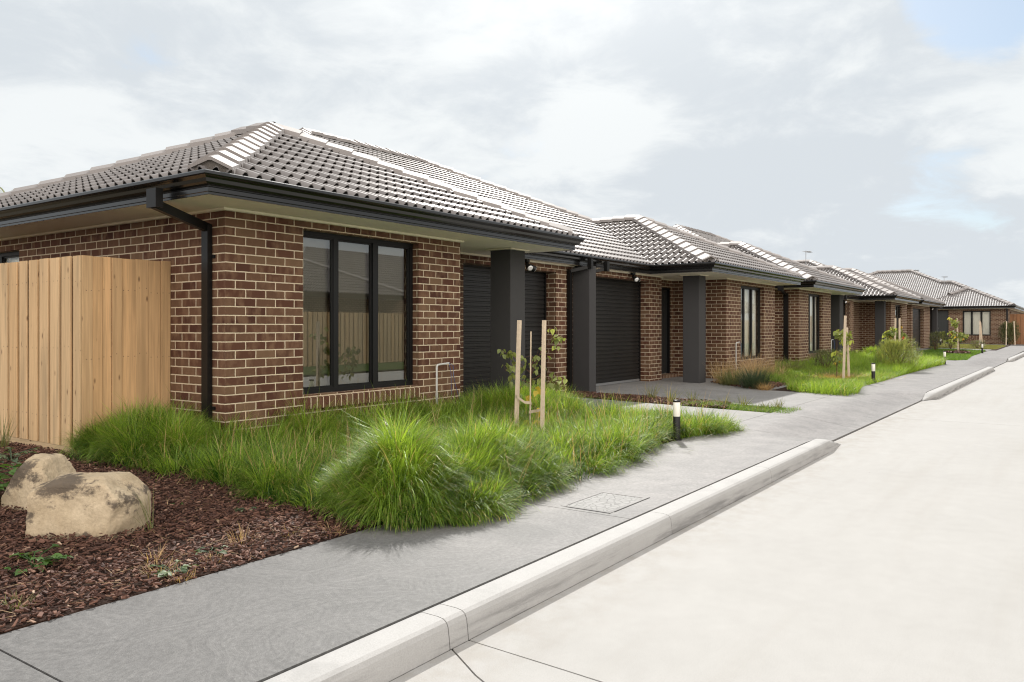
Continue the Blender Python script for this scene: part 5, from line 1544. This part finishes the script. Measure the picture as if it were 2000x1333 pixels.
# ------------------------------------------------------------------ LIGHT AND SKY
sd = Vector((1.03, .63, 1.0)).normalized()
sun = bpy.data.lights.new('sun', 'SUN'); sun.energy = 4.2; sun.angle = R(1.2); sun.color = (1, .965, .91)
so = bpy.data.objects.new('sun', sun); COL.objects.link(so); so.location = (20, 20, 40)
so.rotation_euler = sd.to_track_quat('Z', 'Y').to_euler()

wd = bpy.data.worlds.new('World'); SC.world = wd; wd.use_nodes = True
t = wd.node_tree; t.nodes.clear()
class WT(NT):
    def __init__(s, tree): s.t = tree
W = WT(t)
out = t.nodes.new('ShaderNodeOutputWorld'); bg = t.nodes.new('ShaderNodeBackground'); t.links.new(bg.outputs[0], out.inputs[0])
sky = t.nodes.new('ShaderNodeTexSky'); sky.sky_type = 'NISHITA'; sky.sun_disc = False
sky.sun_elevation = math.asin(sd.z); sky.sun_rotation = math.atan2(sd.x, sd.y); sky.altitude = 30; sky.air_density = 1; sky.dust_density = 1.6
tc = t.nodes.new('ShaderNodeTexCoord').outputs['Generated']
sx = W.n('ShaderNodeSeparateXYZ', ins={0: tc})
zz = W.math('ADD', W.math('MAXIMUM', sx.outputs[2], 0.0), .24)
pv = W.n('ShaderNodeCombineXYZ', ins={0: W.math('DIVIDE', sx.outputs[0], zz), 1: W.math('DIVIDE', sx.outputs[1], zz), 2: .0}).outputs[0]
big = W.noise(W.mapping(pv, (1.0,1.0,1), loc=(2.3,7.1,0)), 1.0, 9, .58, .3)
mid = W.noise(W.mapping(pv, (1.15,1.15,1), loc=(8.6,1.4,3)), 1.0, 9, .58, .35)
fin = W.noise(W.mapping(pv, (3.4,3.4,1), loc=(1.2,3.3,0)), 1.0, 8, .62, .4)
def dirblob(az_px, v_px, k):
    d = onpix(az_px, v_px, 10)-Vector((0,0,CAM_H)); d.normalize()
    dt = W.n('ShaderNodeVectorMath', operation='DOT_PRODUCT', ins={0: tc, 1: tuple(d)}).outputs['Value']
    return W.n('ShaderNodeMapRange', interpolation_type='SMOOTHSTEP', ins={'Value': dt, 'From Min': math.cos(k), 'From Max': 1.0}).outputs[0]
b1 = dirblob(1930, -70, R(7)); b2 = dirblob(1850, 410, R(6)); b3 = dirblob(1600, 430, R(4))
hole = W.math('ADD', W.math('ADD', W.math('MULTIPLY', b1, .30), W.math('MULTIPLY', b2, .11)), W.math('MULTIPLY', b3, .09))
cov = W.math('SUBTRACT', W.math('ADD', W.math('MULTIPLY', big, .62), W.math('MULTIPLY', fin, .38)), hole)
cov = W.n('ShaderNodeMapRange', interpolation_type='SMOOTHSTEP', ins={'Value': cov, 'From Min': .28, 'From Max': .40}).outputs[0]
sh = W.math('ADD', W.math('MULTIPLY', mid, .58), W.math('MULTIPLY', fin, .42))
d1 = dirblob(1620, 330, R(13)); d2 = dirblob(350, 150, R(17)); d3 = dirblob(1150, 250, R(7))
sh = W.math('ADD', W.math('SUBTRACT', sh, W.math('MULTIPLY', d1, .075)), W.math('ADD', W.math('MULTIPLY', d2, .045), W.math('MULTIPLY', d3, .06)))
sh = W.n('ShaderNodeMapRange', interpolation_type='SMOOTHSTEP', ins={'Value': sh, 'From Min': .44, 'From Max': .60}).outputs[0]
ccol = W.mix(sh, (6.35,6.8,7.2), (8.1,8.4,8.5))
dsun = W.n('ShaderNodeVectorMath', operation='DOT_PRODUCT', ins={0: tc, 1: tuple(sd)}).outputs['Value']
glow = W.math('POWER', W.math('MAXIMUM', dsun, 0.0), 34.0)
ccol = W.mix(W.math('MULTIPLY', glow, .45), ccol, (26,25.4,24.4))
# unseen clouds behind the camera, brightened and warmed to fill the shaded fronts
dback = W.n('ShaderNodeVectorMath', operation='DOT_PRODUCT', ins={0: tc, 1: (-.72,-.66,.2)}).outputs['Value']
ccol = W.mix(W.n('ShaderNodeMapRange', interpolation_type='SMOOTHSTEP', ins={'Value': dback, 'From Min': -.1, 'From Max': .9}).outputs[0], ccol, W.mix(1.0, ccol, (3.4,3.0,2.68), 'MULTIPLY'))
blue = W.mix(.45, sky.outputs[0], (5.2,6.9,8.4))
fin_c = W.mix(cov, blue, ccol)
t.links.new(fin_c, bg.inputs[0]); bg.inputs[1].default_value = .10

SC.view_settings.view_transform = 'Standard'; SC.view_settings.look = 'None'; SC.view_settings.exposure = .16; SC.view_settings.gamma = 1
SC.cycles.use_adaptive_sampling = False; SC.cycles.sample_clamp_indirect = 4.0; SC.cycles.filter_width = 1.15
SC.cycles.max_bounces = 8; SC.cycles.transparent_max_bounces = 12; SC.cycles.use_denoising = True
SC.render.film_transparent = False
